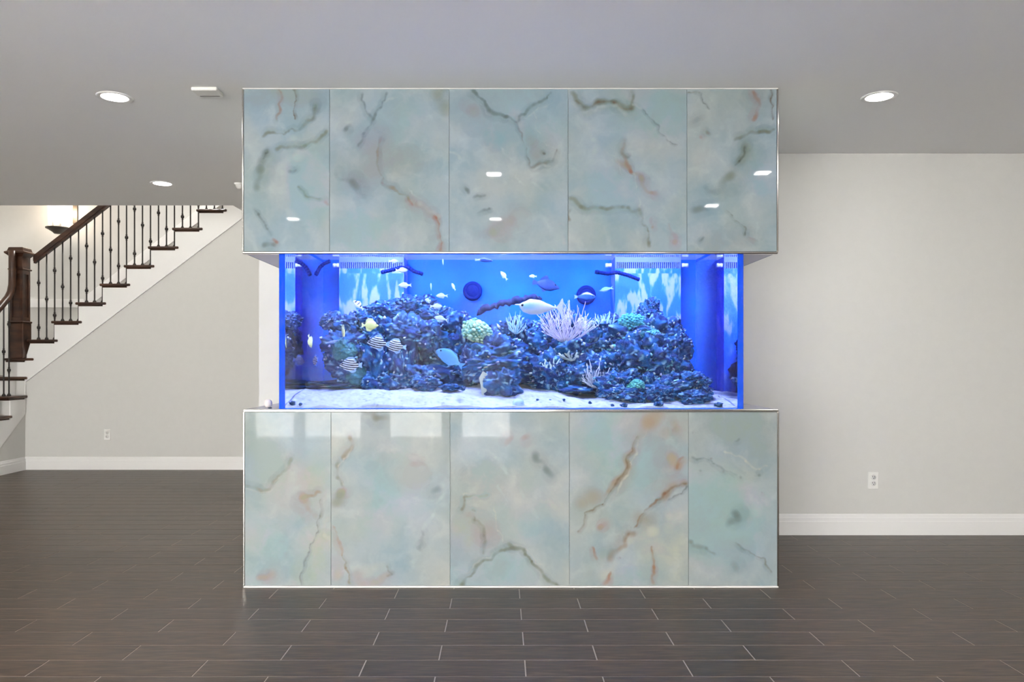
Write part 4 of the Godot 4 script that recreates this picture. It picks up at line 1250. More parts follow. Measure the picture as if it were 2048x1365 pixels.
func build_reef() -> void:
	make_rocks()
	# sand bed
	var ripple := fnl(51, 5.0, 4)
	var grit := fnl(52, 40.0, 3)
	var st := SurfaceTool.new()
	st.begin(Mesh.PRIMITIVE_TRIANGLES)
	var nx := 240
	var nz := 120
	for j in nz + 1:
		for i in nx + 1:
			var x := lerpf(-1.098, 1.197, float(i) / nx)
			var z := lerpf(-3.9425, -4.8605, float(j) / nz)
			var g := grit.get_noise_2d(x, z)
			var t := clampf(0.84 + 0.26 * g + 0.22 * ripple.get_noise_2d(x * 2.0, z * 2.0), 0.0, 1.0)
			st.set_color(Color(0.64, 0.64, 0.68) * t if g > -0.42 else Color(0.34, 0.34, 0.38))
			st.add_vertex(Vector3(x, sand_y(x, z) + 0.016 * ripple.get_noise_2d(x, z) + 0.0015 * g, z))
	for j in nz:
		for i in nx:
			var k := j * (nx + 1) + i
			for q in [k, k + 1, k + nx + 1, k + 1, k + nx + 2, k + nx + 1]:
				st.add_index(q)
	# rim down to the tank floor so that the bed has thickness
	var edge := []
	for i in nx + 1:
		edge.append(i)
	for j in range(1, nz + 1):
		edge.append(j * (nx + 1) + nx)
	for i in range(nx - 1, -1, -1):
		edge.append(nz * (nx + 1) + i)
	for j in range(nz - 1, 0, -1):
		edge.append(j * (nx + 1))
	var arr := st.commit_to_arrays()
	var vs: PackedVector3Array = arr[Mesh.ARRAY_VERTEX]
	var low0 := vs.size()
	st.set_color(Color(0.70, 0.70, 0.72))
	for k in edge:
		st.add_vertex(Vector3(vs[k].x, 0.9035, vs[k].z))
	for k in edge.size():
		var k1 := (k + 1) % edge.size()
		for q in [edge[k], low0 + k, edge[k1], edge[k1], low0 + k, low0 + k1]:
			st.add_index(q)
	st.generate_normals()
	var sand := solo("sand_bed", st.commit(), M.sand, "white rippled aquarium sand covering the tank floor", "sand")
	sand.set_meta("kind", "stuff")

	var piles := [
		["tall dark blue live rock reef with green growth near the left tank end", [
			[-0.661, 1.4354, -4.5485, 0.0991, 0.0566, 0.0991, 9, 1.6042],
			[-0.5584, 1.4614, -4.589, 0.0785, 0.0642, 0.0785, 5, 4.9938],
			[-0.4605, 1.4566, -4.6052, 0.0895, 0.0644, 0.0895, 8, 0.1822],
			[-0.3817, 1.402, -4.5728, 0.0889, 0.0711, 0.0889, 7, 4.873],
			[-0.8711, 1.3466, -4.508, 0.0877, 0.0702, 0.0877, 3, 4.0756],
			[-0.9777, 1.3762, -4.5242, 0.0598, 0.0493, 0.0598, 2, 0.7109],
			[-0.7817, 1.3762, -4.5242, 0.088, 0.0563, 0.088, 7, 5.4538],
			[-0.8877, 1.2246, -4.4432, 0.1108, 0.09, 0.1108, 6, 3.4148],
			[-0.7796, 1.1967, -4.4756, 0.0976, 0.0906, 0.0976, 9, 1.5658],
			[-0.682, 1.3115, -4.4918, 0.1049, 0.0839, 0.1049, 3, 2.5632],
			[-0.5741, 1.3166, -4.4756, 0.1185, 0.0906, 0.1185, 2, 5.7546],
			[-0.4598, 1.2995, -4.4756, 0.1045, 0.0906, 0.1045, 6, 1.0023],
			[-0.3754, 1.2772, -4.4918, 0.0979, 0.0839, 0.0979, 1, 0.8715],
			[-0.8594, 1.0885, -4.4432, 0.1038, 0.09, 0.1038, 9, 2.7936],
			[-0.9533, 1.1623, -4.4594, 0.0556, 0.0556, 0.0556, 2, 0.0111],
			[-0.6963, 1.1282, -4.3946, 0.0822, 0.137, 0.0822, 0, 1.3154],
			[-0.6863, 1.0171, -4.346, 0.0848, 0.0746, 0.0848, 3, 6.0296],
			[-0.5965, 1.1395, -4.427, 0.0759, 0.1242, 0.0759, 2, 5.4787],
			[-0.5287, 1.1621, -4.427, 0.0517, 0.138, 0.0517, 4, 1.9697],
			[-0.5663, 1.0268, -4.4108, 0.0825, 0.0619, 0.0825, 3, 3.3863],
			[-0.4513, 1.0609, -4.3865, 0.0958, 0.0616, 0.0958, 3, 1.1409],
			[-0.4208, 1.0237, -4.2974, 0.0738, 0.0436, 0.0738, 3, 6.07],
			[-0.9149, 1.0024, -4.589, 0.214, 0.0321, 0.214, 6, 1.8764],
			[-0.7757, 1.0239, -4.5404, 0.1272, 0.0424, 0.1272, 5, 2.6056],
			[-0.6289, 1.2107, -4.6376, 0.1657, 0.1297, 0.1657, 2, 1.6567],
			[-0.4813, 1.1517, -4.6376, 0.1369, 0.1081, 0.1369, 5, 1.8925],
			[-0.8973, 1.2406, -4.6538, 0.1084, 0.1446, 0.1084, 9, 3.681]]],
		["central live rock reef below the long-nosed white fish", [
			[-0.2817, 1.343, -4.5566, 0.1134, 0.085, 0.1134, 9, 4.2574],
			[-0.2914, 1.2262, -4.5242, 0.1126, 0.0986, 0.1126, 5, 0.4146],
			[-0.2028, 1.2253, -4.4756, 0.0592, 0.1464, 0.0592, 5, 5.1403],
			[-0.1167, 1.2079, -4.4594, 0.0903, 0.0834, 0.0903, 7, 4.3735],
			[-0.0198, 1.1904, -4.427, 0.1587, 0.1035, 0.1587, 2, 3.0221],
			[-0.0083, 1.1171, -4.346, 0.1695, 0.0814, 0.1695, 2, 0.358],
			[-0.1486, 1.1226, -4.3865, 0.0821, 0.0889, 0.0821, 0, 5.9611],
			[0.1131, 1.2557, -4.5485, 0.092, 0.1132, 0.092, 5, 5.3059],
			[0.1702, 1.2089, -4.5242, 0.0986, 0.1056, 0.0986, 0, 3.4481],
			[0.0779, 1.3416, -4.5242, 0.0774, 0.0598, 0.0774, 6, 2.2996],
			[0.1524, 1.3122, -4.508, 0.0772, 0.0632, 0.0772, 9, 5.283],
			[0.2493, 1.237, -4.4918, 0.1119, 0.0979, 0.1119, 7, 0.2934],
			[0.168, 1.0883, -4.4594, 0.1042, 0.0972, 0.1042, 2, 3.9169],
			[0.1628, 1.0367, -4.4756, 0.1045, 0.0558, 0.1045, 3, 0.7474],
			[-0.2837, 1.0789, -4.5404, 0.1413, 0.0918, 0.1413, 3, 5.8382],
			[-0.2113, 1.0355, -4.5404, 0.1272, 0.0494, 0.1272, 7, 2.1627],
			[-0.3668, 1.1817, -4.6862, 0.1164, 0.2037, 0.1164, 5, 5.6062],
			[-0.0089, 1.2115, -4.6862, 0.1819, 0.1455, 0.1819, 4, 4.8708]]],
		["largest live rock reef reaching toward the right tank end", [
			[0.2696, 1.081, -4.346, 0.1085, 0.0949, 0.1085, 1, 3.7037],
			[0.393, 1.196, -4.427, 0.1242, 0.1104, 0.1242, 5, 5.3989],
			[0.3863, 1.0615, -4.346, 0.1085, 0.1017, 0.1085, 0, 2.7191],
			[0.5038, 1.2249, -4.4594, 0.1111, 0.1042, 0.1111, 1, 1.3093],
			[0.5068, 1.0839, -4.3298, 0.1081, 0.0946, 0.1081, 8, 3.836],
			[0.6191, 1.2243, -4.427, 0.1035, 0.0966, 0.1035, 2, 2.1349],
			[0.6083, 1.3338, -4.4756, 0.0871, 0.0697, 0.0871, 8, 0.5782],
			[0.6363, 1.1115, -4.346, 0.1017, 0.0949, 0.1017, 5, 1.9228],
			[0.6025, 0.9986, -4.2164, 0.0989, 0.0659, 0.0989, 1, 3.9363],
			[0.7321, 1.2808, -4.427, 0.1242, 0.0897, 0.1242, 4, 6.2594],
			[0.8353, 1.3961, -4.4675, 0.0696, 0.0696, 0.0696, 2, 4.5224],
			[0.8523, 1.4588, -4.4675, 0.0417, 0.0417, 0.0417, 1, 6.1965],
			[0.8452, 1.2865, -4.427, 0.1242, 0.1035, 0.1242, 8, 5.8003],
			[0.9525, 1.3091, -4.427, 0.0759, 0.069, 0.0759, 0, 1.4905],
			[0.9685, 1.2293, -4.3946, 0.0959, 0.0891, 0.0959, 9, 2.1593],
			[0.7197, 1.1727, -4.346, 0.1221, 0.1085, 0.1221, 4, 2.8616],
			[0.8308, 1.1449, -4.346, 0.1221, 0.1085, 0.1221, 6, 0.9146],
			[0.9419, 1.1171, -4.346, 0.1017, 0.1017, 0.1017, 0, 5.0345],
			[0.9909, 1.1619, -4.3946, 0.0582, 0.1028, 0.0582, 5, 5.2653],
			[0.6751, 1.0361, -4.2326, 0.0926, 0.0595, 0.0926, 2, 6.1626],
			[0.7807, 1.0202, -4.2164, 0.0659, 0.0593, 0.0659, 9, 5.9647],
			[0.9397, 1.0406, -4.2812, 0.0936, 0.0535, 0.0936, 6, 0.6696],
			[1.0309, 1.0368, -4.2002, 0.0723, 0.046, 0.0723, 6, 2.3424],
			[0.9896, 0.9728, -4.184, 0.0524, 0.0589, 0.0524, 0, 5.3049],
			[1.0716, 0.968, -4.1678, 0.0522, 0.0522, 0.0522, 4, 0.8868],
			[1.087, 1.0253, -4.2326, 0.0463, 0.0331, 0.0463, 9, 5.3521],
			[0.6311, 0.9686, -4.1516, 0.0975, 0.0455, 0.0975, 8, 2.8482],
			[0.8833, 0.9878, -4.2164, 0.1319, 0.0659, 0.1319, 7, 4.3259],
			[0.3376, 1.2955, -4.5242, 0.1197, 0.1408, 0.1197, 5, 3.0084],
			[0.4931, 1.1221, -4.6376, 0.1585, 0.1441, 0.1585, 4, 2.9521],
			[0.8472, 1.1221, -4.6376, 0.1657, 0.1657, 0.1657, 2, 0.7069],
			[0.4156, 1.0038, -4.427, 0.207, 0.0414, 0.207, 8, 6.0276]]],
	]
	for p in piles:
		var t := thing("live_rock_reef", p[0], "rock reef")
		for r in p[1]:
			add_rock(t, r)
	for r in [
		[0.0054, 1.0157, -4.184, 0.0982, 0.0851, 0.0982, 3, 3.9373, "rock", "squarish dark blue rock standing alone on the sand below central reef"],
		[0.835, 0.9627, -4.103, 0.0707, 0.052, 0.0707, 5, 3.1357, "rock", "knobbly boulder with pale growth at the foot of the right reef"],
		[1.0051, 0.9471, -4.0868, 0.0768, 0.038, 0.0768, 7, 2.1256, "rock", "low wide boulder on sand at right end of the reef"],
		[0.7111, 0.9592, -4.1192, 0.0581, 0.0452, 0.0581, 1, 0.5598, "rock", "small rounded boulder under the green button coral"],
		[-0.2763, 1.0022, -4.184, 0.0524, 0.0164, 0.0524, 2, 1.7101, "rock", "flat dark stone slab lying on the sand beneath pale blue fish"],
		[0.6253, 0.9168, -3.9653, 0.0168, 0.011, 0.0168, 8, 5.4472, "pebble", "small dark blue pebble lying on the white sand", "pebbles on the sand"],
		[0.7988, 0.9193, -3.9653, 0.0225, 0.0133, 0.0225, 5, 0.3963, "pebble", "small dark blue pebble lying on the white sand", "pebbles on the sand"],
		[1.1076, 0.9181, -3.9653, 0.0197, 0.0121, 0.0197, 5, 4.3621, "pebble", "small dark blue pebble lying on the white sand", "pebbles on the sand"],
		[0.4517, 0.9294, -3.9653, 0.0084, 0.0067, 0.0084, 0, 4.7705, "pebble", "small dark blue pebble lying on the white sand", "pebbles on the sand"],
		[0.2518, 0.9363, -4.0382, 0.0086, 0.0069, 0.0086, 5, 3.5125, "pebble", "small dark blue pebble lying on the white sand", "pebbles on the sand"],
		[0.3244, 0.9415, -4.0382, 0.0071, 0.0057, 0.0071, 4, 5.2453, "pebble", "small dark blue pebble lying on the white sand", "pebbles on the sand"],
		[0.1869, 0.9415, -4.0382, 0.0071, 0.0057, 0.0071, 4, 4.834, "pebble", "small dark blue pebble lying on the white sand", "pebbles on the sand"],
		[0.5666, 0.9166, -3.9653, 0.0084, 0.0067, 0.0084, 4, 6.0092, "pebble", "small dark blue pebble lying on the white sand", "pebbles on the sand"],
		[-1.0668, 0.9268, -3.9653, 0.014, 0.0112, 0.014, 5, 4.0801, "pebble", "small dark blue pebble lying on the white sand", "pebbles on the sand"],
		[-1.0259, 0.9217, -3.9653, 0.0084, 0.0067, 0.0084, 9, 5.3494, "pebble", "small dark blue pebble lying on the white sand", "pebbles on the sand"],
		[1.0822, 0.9545, -4.0382, 0.0143, 0.0114, 0.0143, 7, 3.4351, "pebble", "small dark blue pebble lying on the white sand", "pebbles on the sand"],
		[-0.2544, 1.0142, -4.0382, 0.0114, 0.0091, 0.0114, 4, 2.0467, "pebble", "small dark blue pebble lying on the white sand", "pebbles on the sand"],
		[-0.2025, 1.0012, -4.0382, 0.0143, 0.0114, 0.0143, 4, 2.9073, "pebble", "small dark blue pebble lying on the white sand", "pebbles on the sand"],
	]:
		var o := solo(r[8], rocks[r[6]][0], M.rock, r[9], "rock", Vector3(r[0], r[1], r[2]), r[7], r[10] if r.size() > 10 else "")
		o.scale = Vector3(r[3], r[4], r[5])
	# dark branch of driftwood-like rock behind the long-nosed fish
	var wood := fnl(61, 9.0, 3)
	var pts := []
	var rad := []
	var spine := [Vector3(-0.1417, 1.441, -4.6376), Vector3(-0.053, 1.4665, -4.6214), Vector3(0.0205, 1.486, -4.6052), Vector3(0.0939, 1.5036, -4.6052), Vector3(0.1736, 1.5165, -4.6214), Vector3(0.2459, 1.5131, -4.6538)]
	for i in spine.size() - 1:
		for k in 6:
			var p: Vector3 = spine[i].lerp(spine[i + 1], k / 6.0)
			pts.append(p + Vector3(0, 0.02, 0.01) * wood.get_noise_2d(p.x * 3.0, 1.0))
			rad.append(0.020 + 0.014 * wood.get_noise_2d(p.x * 8.0, 7.0))
	st = begin()
	add_tube(st, pts, rad, 10)
	solo("rock_branch", done(st), mat(Color(0.13, 0.17, 0.34), 0.8), "dark thin rock branch arching over the reef behind a white fish", "rock")
	build_corals()

func branchy(seed_: int, mains: int, length: float, radius: float, spread: float, splits: int, col_a: Color, col_b: Color) -> ArrayMesh:
	var rng := RandomNumberGenerator.new()
	rng.seed = seed_
	var st := SurfaceTool.new()
	st.begin(Mesh.PRIMITIVE_TRIANGLES)
	for m in mains:
		var a := TAU * m / mains + rng.randf_range(-0.3, 0.3)
		var tilt := spread * sqrt(rng.randf())
		var dir := Vector3(cos(a) * sin(tilt), cos(tilt), sin(a) * sin(tilt) * 0.6).normalized()
		var stack := [[Vector3(dir.x, 0, dir.z) * length * 0.12, dir, length * rng.randf_range(0.65, 1.0), radius, 0]]
		while stack:
			var b: Array = stack.pop_back()
			var p: Vector3 = b[0]
			var d: Vector3 = b[1]
			var pts := [p]
			var rr := [b[3]]
			for k in 4:
				d = (d + Vector3(rng.randf_range(-0.25, 0.25), rng.randf_range(0.0, 0.18), rng.randf_range(-0.25, 0.25))).normalized()
				p += d * b[2] / 4.0
				pts.append(p)
				rr.append(b[3] * (1.0 - 0.12 * (k + 1)))
				if b[4] < splits and k >= 1 and rng.randf() < 0.55:
					var e := (d + Vector3(rng.randf_range(-0.8, 0.8), rng.randf_range(0.0, 0.4), rng.randf_range(-0.6, 0.6))).normalized()
					stack.append([p, e, b[2] * rng.randf_range(0.45, 0.7), b[3] * 0.85, b[4] + 1])
			st.set_color(col_a.lerp(col_b, rng.randf()))
			add_tube(st, pts, rr, 6)
	st.generate_normals()
	return st.commit()

func mound(seed_: int, col_a: Color, col_b: Color, bump: float, freq: float) -> ArrayMesh:
	var cell := FastNoiseLite.new()
	cell.seed = seed_
	cell.noise_type = FastNoiseLite.TYPE_CELLULAR
	cell.frequency = freq
	cell.cellular_return_type = FastNoiseLite.RETURN_DISTANCE
	var low := fnl(seed_ + 1, 1.2, 3)
	return lump(
		func(v: Vector3) -> Vector3: return v * (1.0 + 0.3 * low.get_noise_3dv(v) - bump * (1.0 + cell.get_noise_3dv(v))),
		func(v: Vector3) -> Color: return col_a.lerp(col_b, clampf(0.5 + 1.2 * cell.get_noise_3dv(v) + low.get_noise_3dv(v * 3.0), 0.0, 1.0)))

func add_ball(st: SurfaceTool, c: Vector3, r: float) -> void:
	var rows := []
	for i in 5:
		var row := []
		var el := PI * i / 4.0
		for k in 7:
			var az := TAU * k / 7.0
			row.append(c + Vector3(sin(el) * cos(az), cos(el), sin(el) * sin(az)) * r)
		rows.append(row)
	for i in 4:
		for k in 7:
			var j := (k + 1) % 7
			if i > 0:
				tri(st, rows[i][k], rows[i][j], rows[i + 1][j], c)
			if i < 3:
				tri(st, rows[i][k], rows[i + 1][j], rows[i + 1][k], c)

# coral colony: a lumpy body set all over with small round heads
func studded(seed_: int, col_a: Color, col_b: Color, heads: int, size: float) -> ArrayMesh:
	var rng := RandomNumberGenerator.new()
	rng.seed = seed_
	var low := fnl(seed_ + 1, 1.2, 3)
	var st := SurfaceTool.new()
	st.begin(Mesh.PRIMITIVE_TRIANGLES)
	st.set_smooth_group(0)
	st.set_color(col_a)
	add_ball(st, Vector3.ZERO, 0.82)
	for i in heads:
		var y := 1.0 - 2.0 * (i + 0.5) / heads
		var a := 2.399963 * i
		var v := Vector3(cos(a) * sqrt(1.0 - y * y), y, sin(a) * sqrt(1.0 - y * y))
		st.set_color(col_a.lerp(col_b, rng.randf()))
		add_ball(st, v * (0.88 + 0.35 * low.get_noise_3dv(v)), size * rng.randf_range(0.7, 1.25))
	st.generate_normals()
	return st.commit()

func build_corals() -> void:
	var o0 := solo("gorgonian_coral", branchy(71, 60, 1.0, 0.016, 1.4, 1, Color(0.62, 0.50, 0.66), Color(0.80, 0.72, 0.66)), M.coral, "pinkish bushy soft coral with long thin branches beside the long-nosed fish", "coral", Vector3(0.3523, 1.2503, -4.3379))
	o0.scale = Vector3(0.1667, 0.1779, 0.0611)
	var o2 := solo("finger_coral", branchy(72, 44, 1.0, 0.035, 1.3, 1, Color(0.75, 0.74, 0.80), Color(0.85, 0.82, 0.80)), M.coral, "white finely branched coral low on the front of the right reef", "coral", Vector3(0.507, 0.9981, -4.2326))
	o2.scale = Vector3(0.0813, 0.1193, 0.0651)
	var o4 := solo("finger_coral", branchy(73, 40, 1.0, 0.04, 1.2, 1, Color(0.36, 0.62, 0.70), Color(0.60, 0.74, 0.74)), M.coral, "pale cyan bushy finger coral left of the teal mound coral", "coral", Vector3(0.5832, 1.3085, -4.4108))
	o4.scale = Vector3(0.062, 0.0902, 0.0564)
	var o6 := solo("finger_coral", branchy(74, 36, 1.0, 0.035, 1.2, 1, Color(0.30, 0.60, 0.66), Color(0.66, 0.74, 0.70)), M.coral, "small cyan finger coral under the snout of the long-nosed fish", "coral", Vector3(0.082, 1.2978, -4.427))
	o6.scale = Vector3(0.0679, 0.0848, 0.0565)
	var o8 := solo("leaf_coral", branchy(75, 16, 1.0, 0.11, 1.4, 1, Color(0.62, 0.76, 0.70), Color(0.80, 0.84, 0.72)), M.coral, "cream leafy coral right of the pinkish bushy coral", "coral", Vector3(0.4713, 1.3123, -4.3622))
	o8.scale = Vector3(0.0611, 0.0611, 0.05)
	var o10 := solo("leaf_coral", branchy(76, 14, 1.0, 0.12, 1.45, 1, Color(0.66, 0.74, 0.60), Color(0.80, 0.84, 0.72)), M.coral, "cream leafy coral on the ledge under the pinkish bushy coral", "coral", Vector3(0.3946, 1.1448, -4.3136))
	o10.scale = Vector3(0.0773, 0.0386, 0.0497)
	var o12 := solo("leaf_coral", branchy(77, 14, 1.0, 0.12, 1.45, 1, Color(0.60, 0.74, 0.60), Color(0.78, 0.82, 0.70)), M.coral, "cream leafy coral on the lower left rock of the right reef", "coral", Vector3(0.2703, 1.0627, -4.265))
	o12.scale = Vector3(0.0492, 0.071, 0.0382)
	var o14 := solo("bumpy_coral", studded(81, Color(0.10, 0.36, 0.24), Color(0.62, 0.74, 0.40), 190, 0.13), M.coral, "yellow green bumpy coral slope above the central reef", "coral", Vector3(-0.1348, 1.3079, -4.3946))
	o14.scale = Vector3(0.0945, 0.0667, 0.0667)
	o14.rotation.z = -0.45
	var o17 := solo("mound_coral", studded(82, Color(0.03, 0.26, 0.28), Color(0.12, 0.52, 0.44), 200, 0.12), M.coral, "teal green mound coral near the top of the right reef", "coral", Vector3(0.7315, 1.3524, -4.3865))
	o17.scale = Vector3(0.0834, 0.0556, 0.0667)
	var o19 := solo("mound_coral", studded(83, Color(0.05, 0.30, 0.44), Color(0.20, 0.56, 0.66), 180, 0.12), M.coral, "pale blue mound coral below the teal mound coral", "coral", Vector3(0.8197, 1.2949, -4.346))
	o19.scale = Vector3(0.0667, 0.0389, 0.0556)
	var o21 := solo("button_coral", studded(84, Color(0.05, 0.32, 0.30), Color(0.20, 0.66, 0.46), 110, 0.17), M.coral, "green button coral on a boulder at the foot of right reef", "coral", Vector3(0.7137, 1.0116, -4.1354))
	o21.scale = Vector3(0.0478, 0.0318, 0.0425)
	var o23 := solo("button_coral", studded(85, Color(0.05, 0.40, 0.40), Color(0.26, 0.70, 0.60), 70, 0.2), M.coral, "tiny turquoise button coral beside the white branched coral", "coral", Vector3(0.5619, 1.0165, -4.1516))
	o23.scale = Vector3(0.024, 0.0213, 0.0213)
	var o25 := solo("algae_bush", mound(86, Color(0.02, 0.14, 0.14), Color(0.06, 0.34, 0.26), 0.30, 5.0), M.coral, "dark green bushy algae on the left reef below the yellow tangs", "algae", Vector3(-0.8727, 1.2063, -4.3622))
	o25.scale = Vector3(0.0834, 0.0723, 0.0723)
	var o27 := solo("algae_bush", mound(87, Color(0.02, 0.14, 0.16), Color(0.06, 0.36, 0.30), 0.30, 5.0), M.coral, "dark green bushy algae low on the left reef beside the striped fish", "algae", Vector3(-0.803, 1.0611, -4.3784))
	o27.scale = Vector3(0.0834, 0.0611, 0.0667)
	var o29 := solo("algae_bush", mound(88, Color(0.02, 0.16, 0.10), Color(0.06, 0.34, 0.18), 0.26, 6.0), M.coral, "low green algae mat on the flat ledge at the left", "algae", Vector3(-0.9028, 0.9983, -4.5242))
	o29.scale = Vector3(0.1667, 0.0222, 0.0556)
	var sh := begin()
	add_prism(sh, PackedVector2Array([Vector2(-0.006, 0), Vector2(0.02, 0), Vector2(0.022, 0.1281), Vector2(0.0, 0.1441), Vector2(-0.022, 0.1067), Vector2(-0.012, 0.0694)]), -0.02, 0.02)
	solo("stone_shard", done(sh), mat(Color8(214, 214, 190), 0.7), "pale cream stone shard leaning on the squarish dark rock", "stone", Vector3(-0.0987, 0.9449, -4.1597))
	solo("glass_bowl", lathe([Vector2(0, 0), Vector2(0.022, 0.0), Vector2(0.031, 0.012), Vector2(0.026, 0.035), Vector2(0.012, 0.044), Vector2(0, 0.046)], 20), mat(Color8(196, 220, 230), 0.15), "small pale glassy shell resting on the sand against front pane", "shell", Vector3(0.0871, 0.9056, -3.9815))
	var pump0 := thing("wave_pump", "round dark blue wave pump on the back panel above the central reef", "pump", Vector3(-0.1749, 1.5682, -4.76))
	part(pump0, "housing", lathe([Vector2(0, -0.1), Vector2(0.05, -0.1), Vector2(0.058, -0.02), Vector2(0.0585, 0.0), Vector2(0.05, 0.012), Vector2(0, 0.014)], 32), M.pump, Vector3.ZERO, Vector3(PI / 2, 0, 0))
	part(pump0, "grille_ring", lathe([Vector2(0.034, 0.010), Vector2(0.044, 0.019), Vector2(0.054, 0.010)], 32), M.pump, Vector3.ZERO, Vector3(PI / 2, 0, 0))
	var pump1 := thing("wave_pump", "round dark blue wave pump behind the fish with pale back line", "pump", Vector3(0.5126, 1.5441, -4.76))
	part(pump1, "housing", lathe([Vector2(0, -0.1), Vector2(0.05, -0.1), Vector2(0.058, -0.02), Vector2(0.0585, 0.0), Vector2(0.05, 0.012), Vector2(0, 0.014)], 32), M.pump, Vector3.ZERO, Vector3(PI / 2, 0, 0))
	part(pump1, "grille_ring", lathe([Vector2(0.034, 0.010), Vector2(0.044, 0.019), Vector2(0.054, 0.010)], 32), M.pump, Vector3.ZERO, Vector3(PI / 2, 0, 0))
	var hose0 := thing("return_hose", "dark blue jointed return hose at the left of the left overflow box", "hose")
	jointed(hose0, [Vector3(-1.0747, 1.6582, -4.5728), Vector3(-1.0572, 1.6902, -4.5728), Vector3(-1.0339, 1.7106, -4.5728), Vector3(-0.9961, 1.7281, -4.5728)])
	var hose1 := thing("return_hose", "dark blue jointed return hose curving past right edge of left overflow box", "hose")
	jointed(hose1, [Vector3(-0.6869, 1.6659, -4.589), Vector3(-0.6372, 1.6776, -4.589), Vector3(-0.5846, 1.6922, -4.589), Vector3(-0.5466, 1.6923, -4.589), Vector3(-0.5116, 1.6689, -4.589), Vector3(-0.459, 1.6514, -4.589)])
	var hose2 := thing("return_hose", "dark blue jointed return hose in front of the right overflow box", "hose")
	jointed(hose2, [Vector3(0.5623, 1.6613, -4.5728), Vector3(0.6177, 1.6525, -4.5728), Vector3(0.673, 1.6612, -4.5728), Vector3(0.7371, 1.6437, -4.5728), Vector3(0.804, 1.6175, -4.5728)])
	var f672 := solo("pipe_fitting", lathe([Vector2(0, -0.018), Vector2(0.012, -0.018), Vector2(0.013, -0.006), Vector2(0.010, 0.0), Vector2(0.013, 0.006), Vector2(0.012, 0.018), Vector2(0, 0.018)], 16), M.plastic, "small white pipe fitting left of the left overflow comb", "fitting", Vector3(-0.988, 1.716, -4.6943))
	f672.rotation.z = PI / 2
	var f1217 := solo("pipe_fitting", lathe([Vector2(0, -0.018), Vector2(0.012, -0.018), Vector2(0.013, -0.006), Vector2(0.010, 0.0), Vector2(0.013, 0.006), Vector2(0.012, 0.018), Vector2(0, 0.018)], 16), M.plastic, "small white pipe fitting left of the right overflow comb", "fitting", Vector3(0.6389, 1.7162, -4.6943))
	f1217.rotation.z = PI / 2
	var f1370 := solo("pipe_fitting", lathe([Vector2(0, -0.018), Vector2(0.012, -0.018), Vector2(0.013, -0.006), Vector2(0.010, 0.0), Vector2(0.013, 0.006), Vector2(0.012, 0.018), Vector2(0, 0.018)], 16), M.plastic, "small white pipe fitting right of the right overflow comb", "fitting", Vector3(1.0953, 1.716, -4.6943))
	f1370.rotation.z = PI / 2

# hose of ball joints threaded on a curve
func jointed(parent: Node3D, spine: Array) -> void:
	var curve := Curve3D.new()
	for i in spine.size():
		var t: Vector3 = (spine[mini(i + 1, spine.size() - 1)] - spine[maxi(i - 1, 0)]) * 0.25
		curve.add_point(spine[i], -t, t)
	var n := int(curve.get_baked_length() / 0.017) + 1
	var pts := []
	var rad := []
	for i in n * 4 + 1:
		pts.append(curve.sample_baked(curve.get_baked_length() * i / (n * 4.0)))
		rad.append(0.0095 + 0.0028 * absf(sin(PI * i / 4.0)))
	var st := begin()
	add_tube(st, pts, rad, 10)
	part(parent, "hose", done(st), M.hose)
	st = begin()
	add_tube(st, [pts[0], pts[0] + (pts[0] - pts[4]).normalized() * 0.018], [0.014, 0.010], 10)
	part(parent, "nozzle", done(st), M.hose)

# ---------------------------------------------------------------- fish
# outline: [place along the body from nose to tail root, top, bottom, half thickness], all as shares of the length
func fish_mesh(outline: Array, tint: Callable, fins: Array, fin_color: Color, rings := 22, seg := 20) -> ArrayMesh:
	var st := SurfaceTool.new()
	st.begin(Mesh.PRIMITIVE_TRIANGLES)
	st.set_smooth_group(0)
	var grid := []
	var cols := []
	var x_end: float = outline[outline.size() - 1][0]
	for i in rings + 1:
		var t := x_end * i / rings
		var k := 0
		while k < outline.size() - 2 and outline[k + 1][0] < t:
			k += 1
		var a: Array = outline[k]
		var b: Array = outline[k + 1]
		var f: float = smoothstep(0.0, 1.0, (t - a[0]) / (b[0] - a[0])) * 0.4 + 0.6 * (t - a[0]) / (b[0] - a[0])
		var top := lerpf(a[1], b[1], f)
		var bot := lerpf(a[2], b[2], f)
		var w := lerpf(a[3], b[3], f)
		var ring := []
		var cr := []
		for q in seg:
			var an := TAU * q / seg
			var y := (top + bot) / 2.0 + (top - bot) / 2.0 * cos(an)
			ring.append(Vector3(0.5 - t, y, w * sin(an)))
			cr.append(tint.call(t, y))
		grid.append(ring)
		cols.append(cr)
	for i in rings:
		var inside: Vector3 = (grid[i][0] + grid[i][seg / 2] + grid[i + 1][0] + grid[i + 1][seg / 2]) / 4.0
		for q in seg:
			var q1 := (q + 1) % seg
			var v := [grid[i][q], grid[i][q1], grid[i + 1][q1], grid[i + 1][q]]
			var c := [cols[i][q], cols[i][q1], cols[i + 1][q1], cols[i + 1][q]]
			for t in [[0, 1, 2], [0, 2, 3]]:
				var n: Vector3 = (v[t[1]] - v[t[0]]).cross(v[t[2]] - v[t[0]])
				if n.dot((v[t[0]] + v[t[1]] + v[t[2]]) / 3.0 - inside) > 0.0:
					t = [t[0], t[2], t[1]]
				for u in t:
					st.set_color(c[u])
					st.add_vertex(v[u])
	st.set_smooth_group(-1)
	for f in fins:
		var poly := PackedVector2Array()
		for p in f:
			poly.append(Vector2(0.5 - p[0], p[1]))
		st.set_color(fin_color)
		add_prism(st, poly, -0.006, 0.006)
	st.generate_normals()
	return st.commit()

func eye_mesh() -> ArrayMesh:
	return lathe([Vector2(0, -0.02), Vector2(0.02, -0.014), Vector2(0.028, 0), Vector2(0.02, 0.014), Vector2(0, 0.02)], 10)

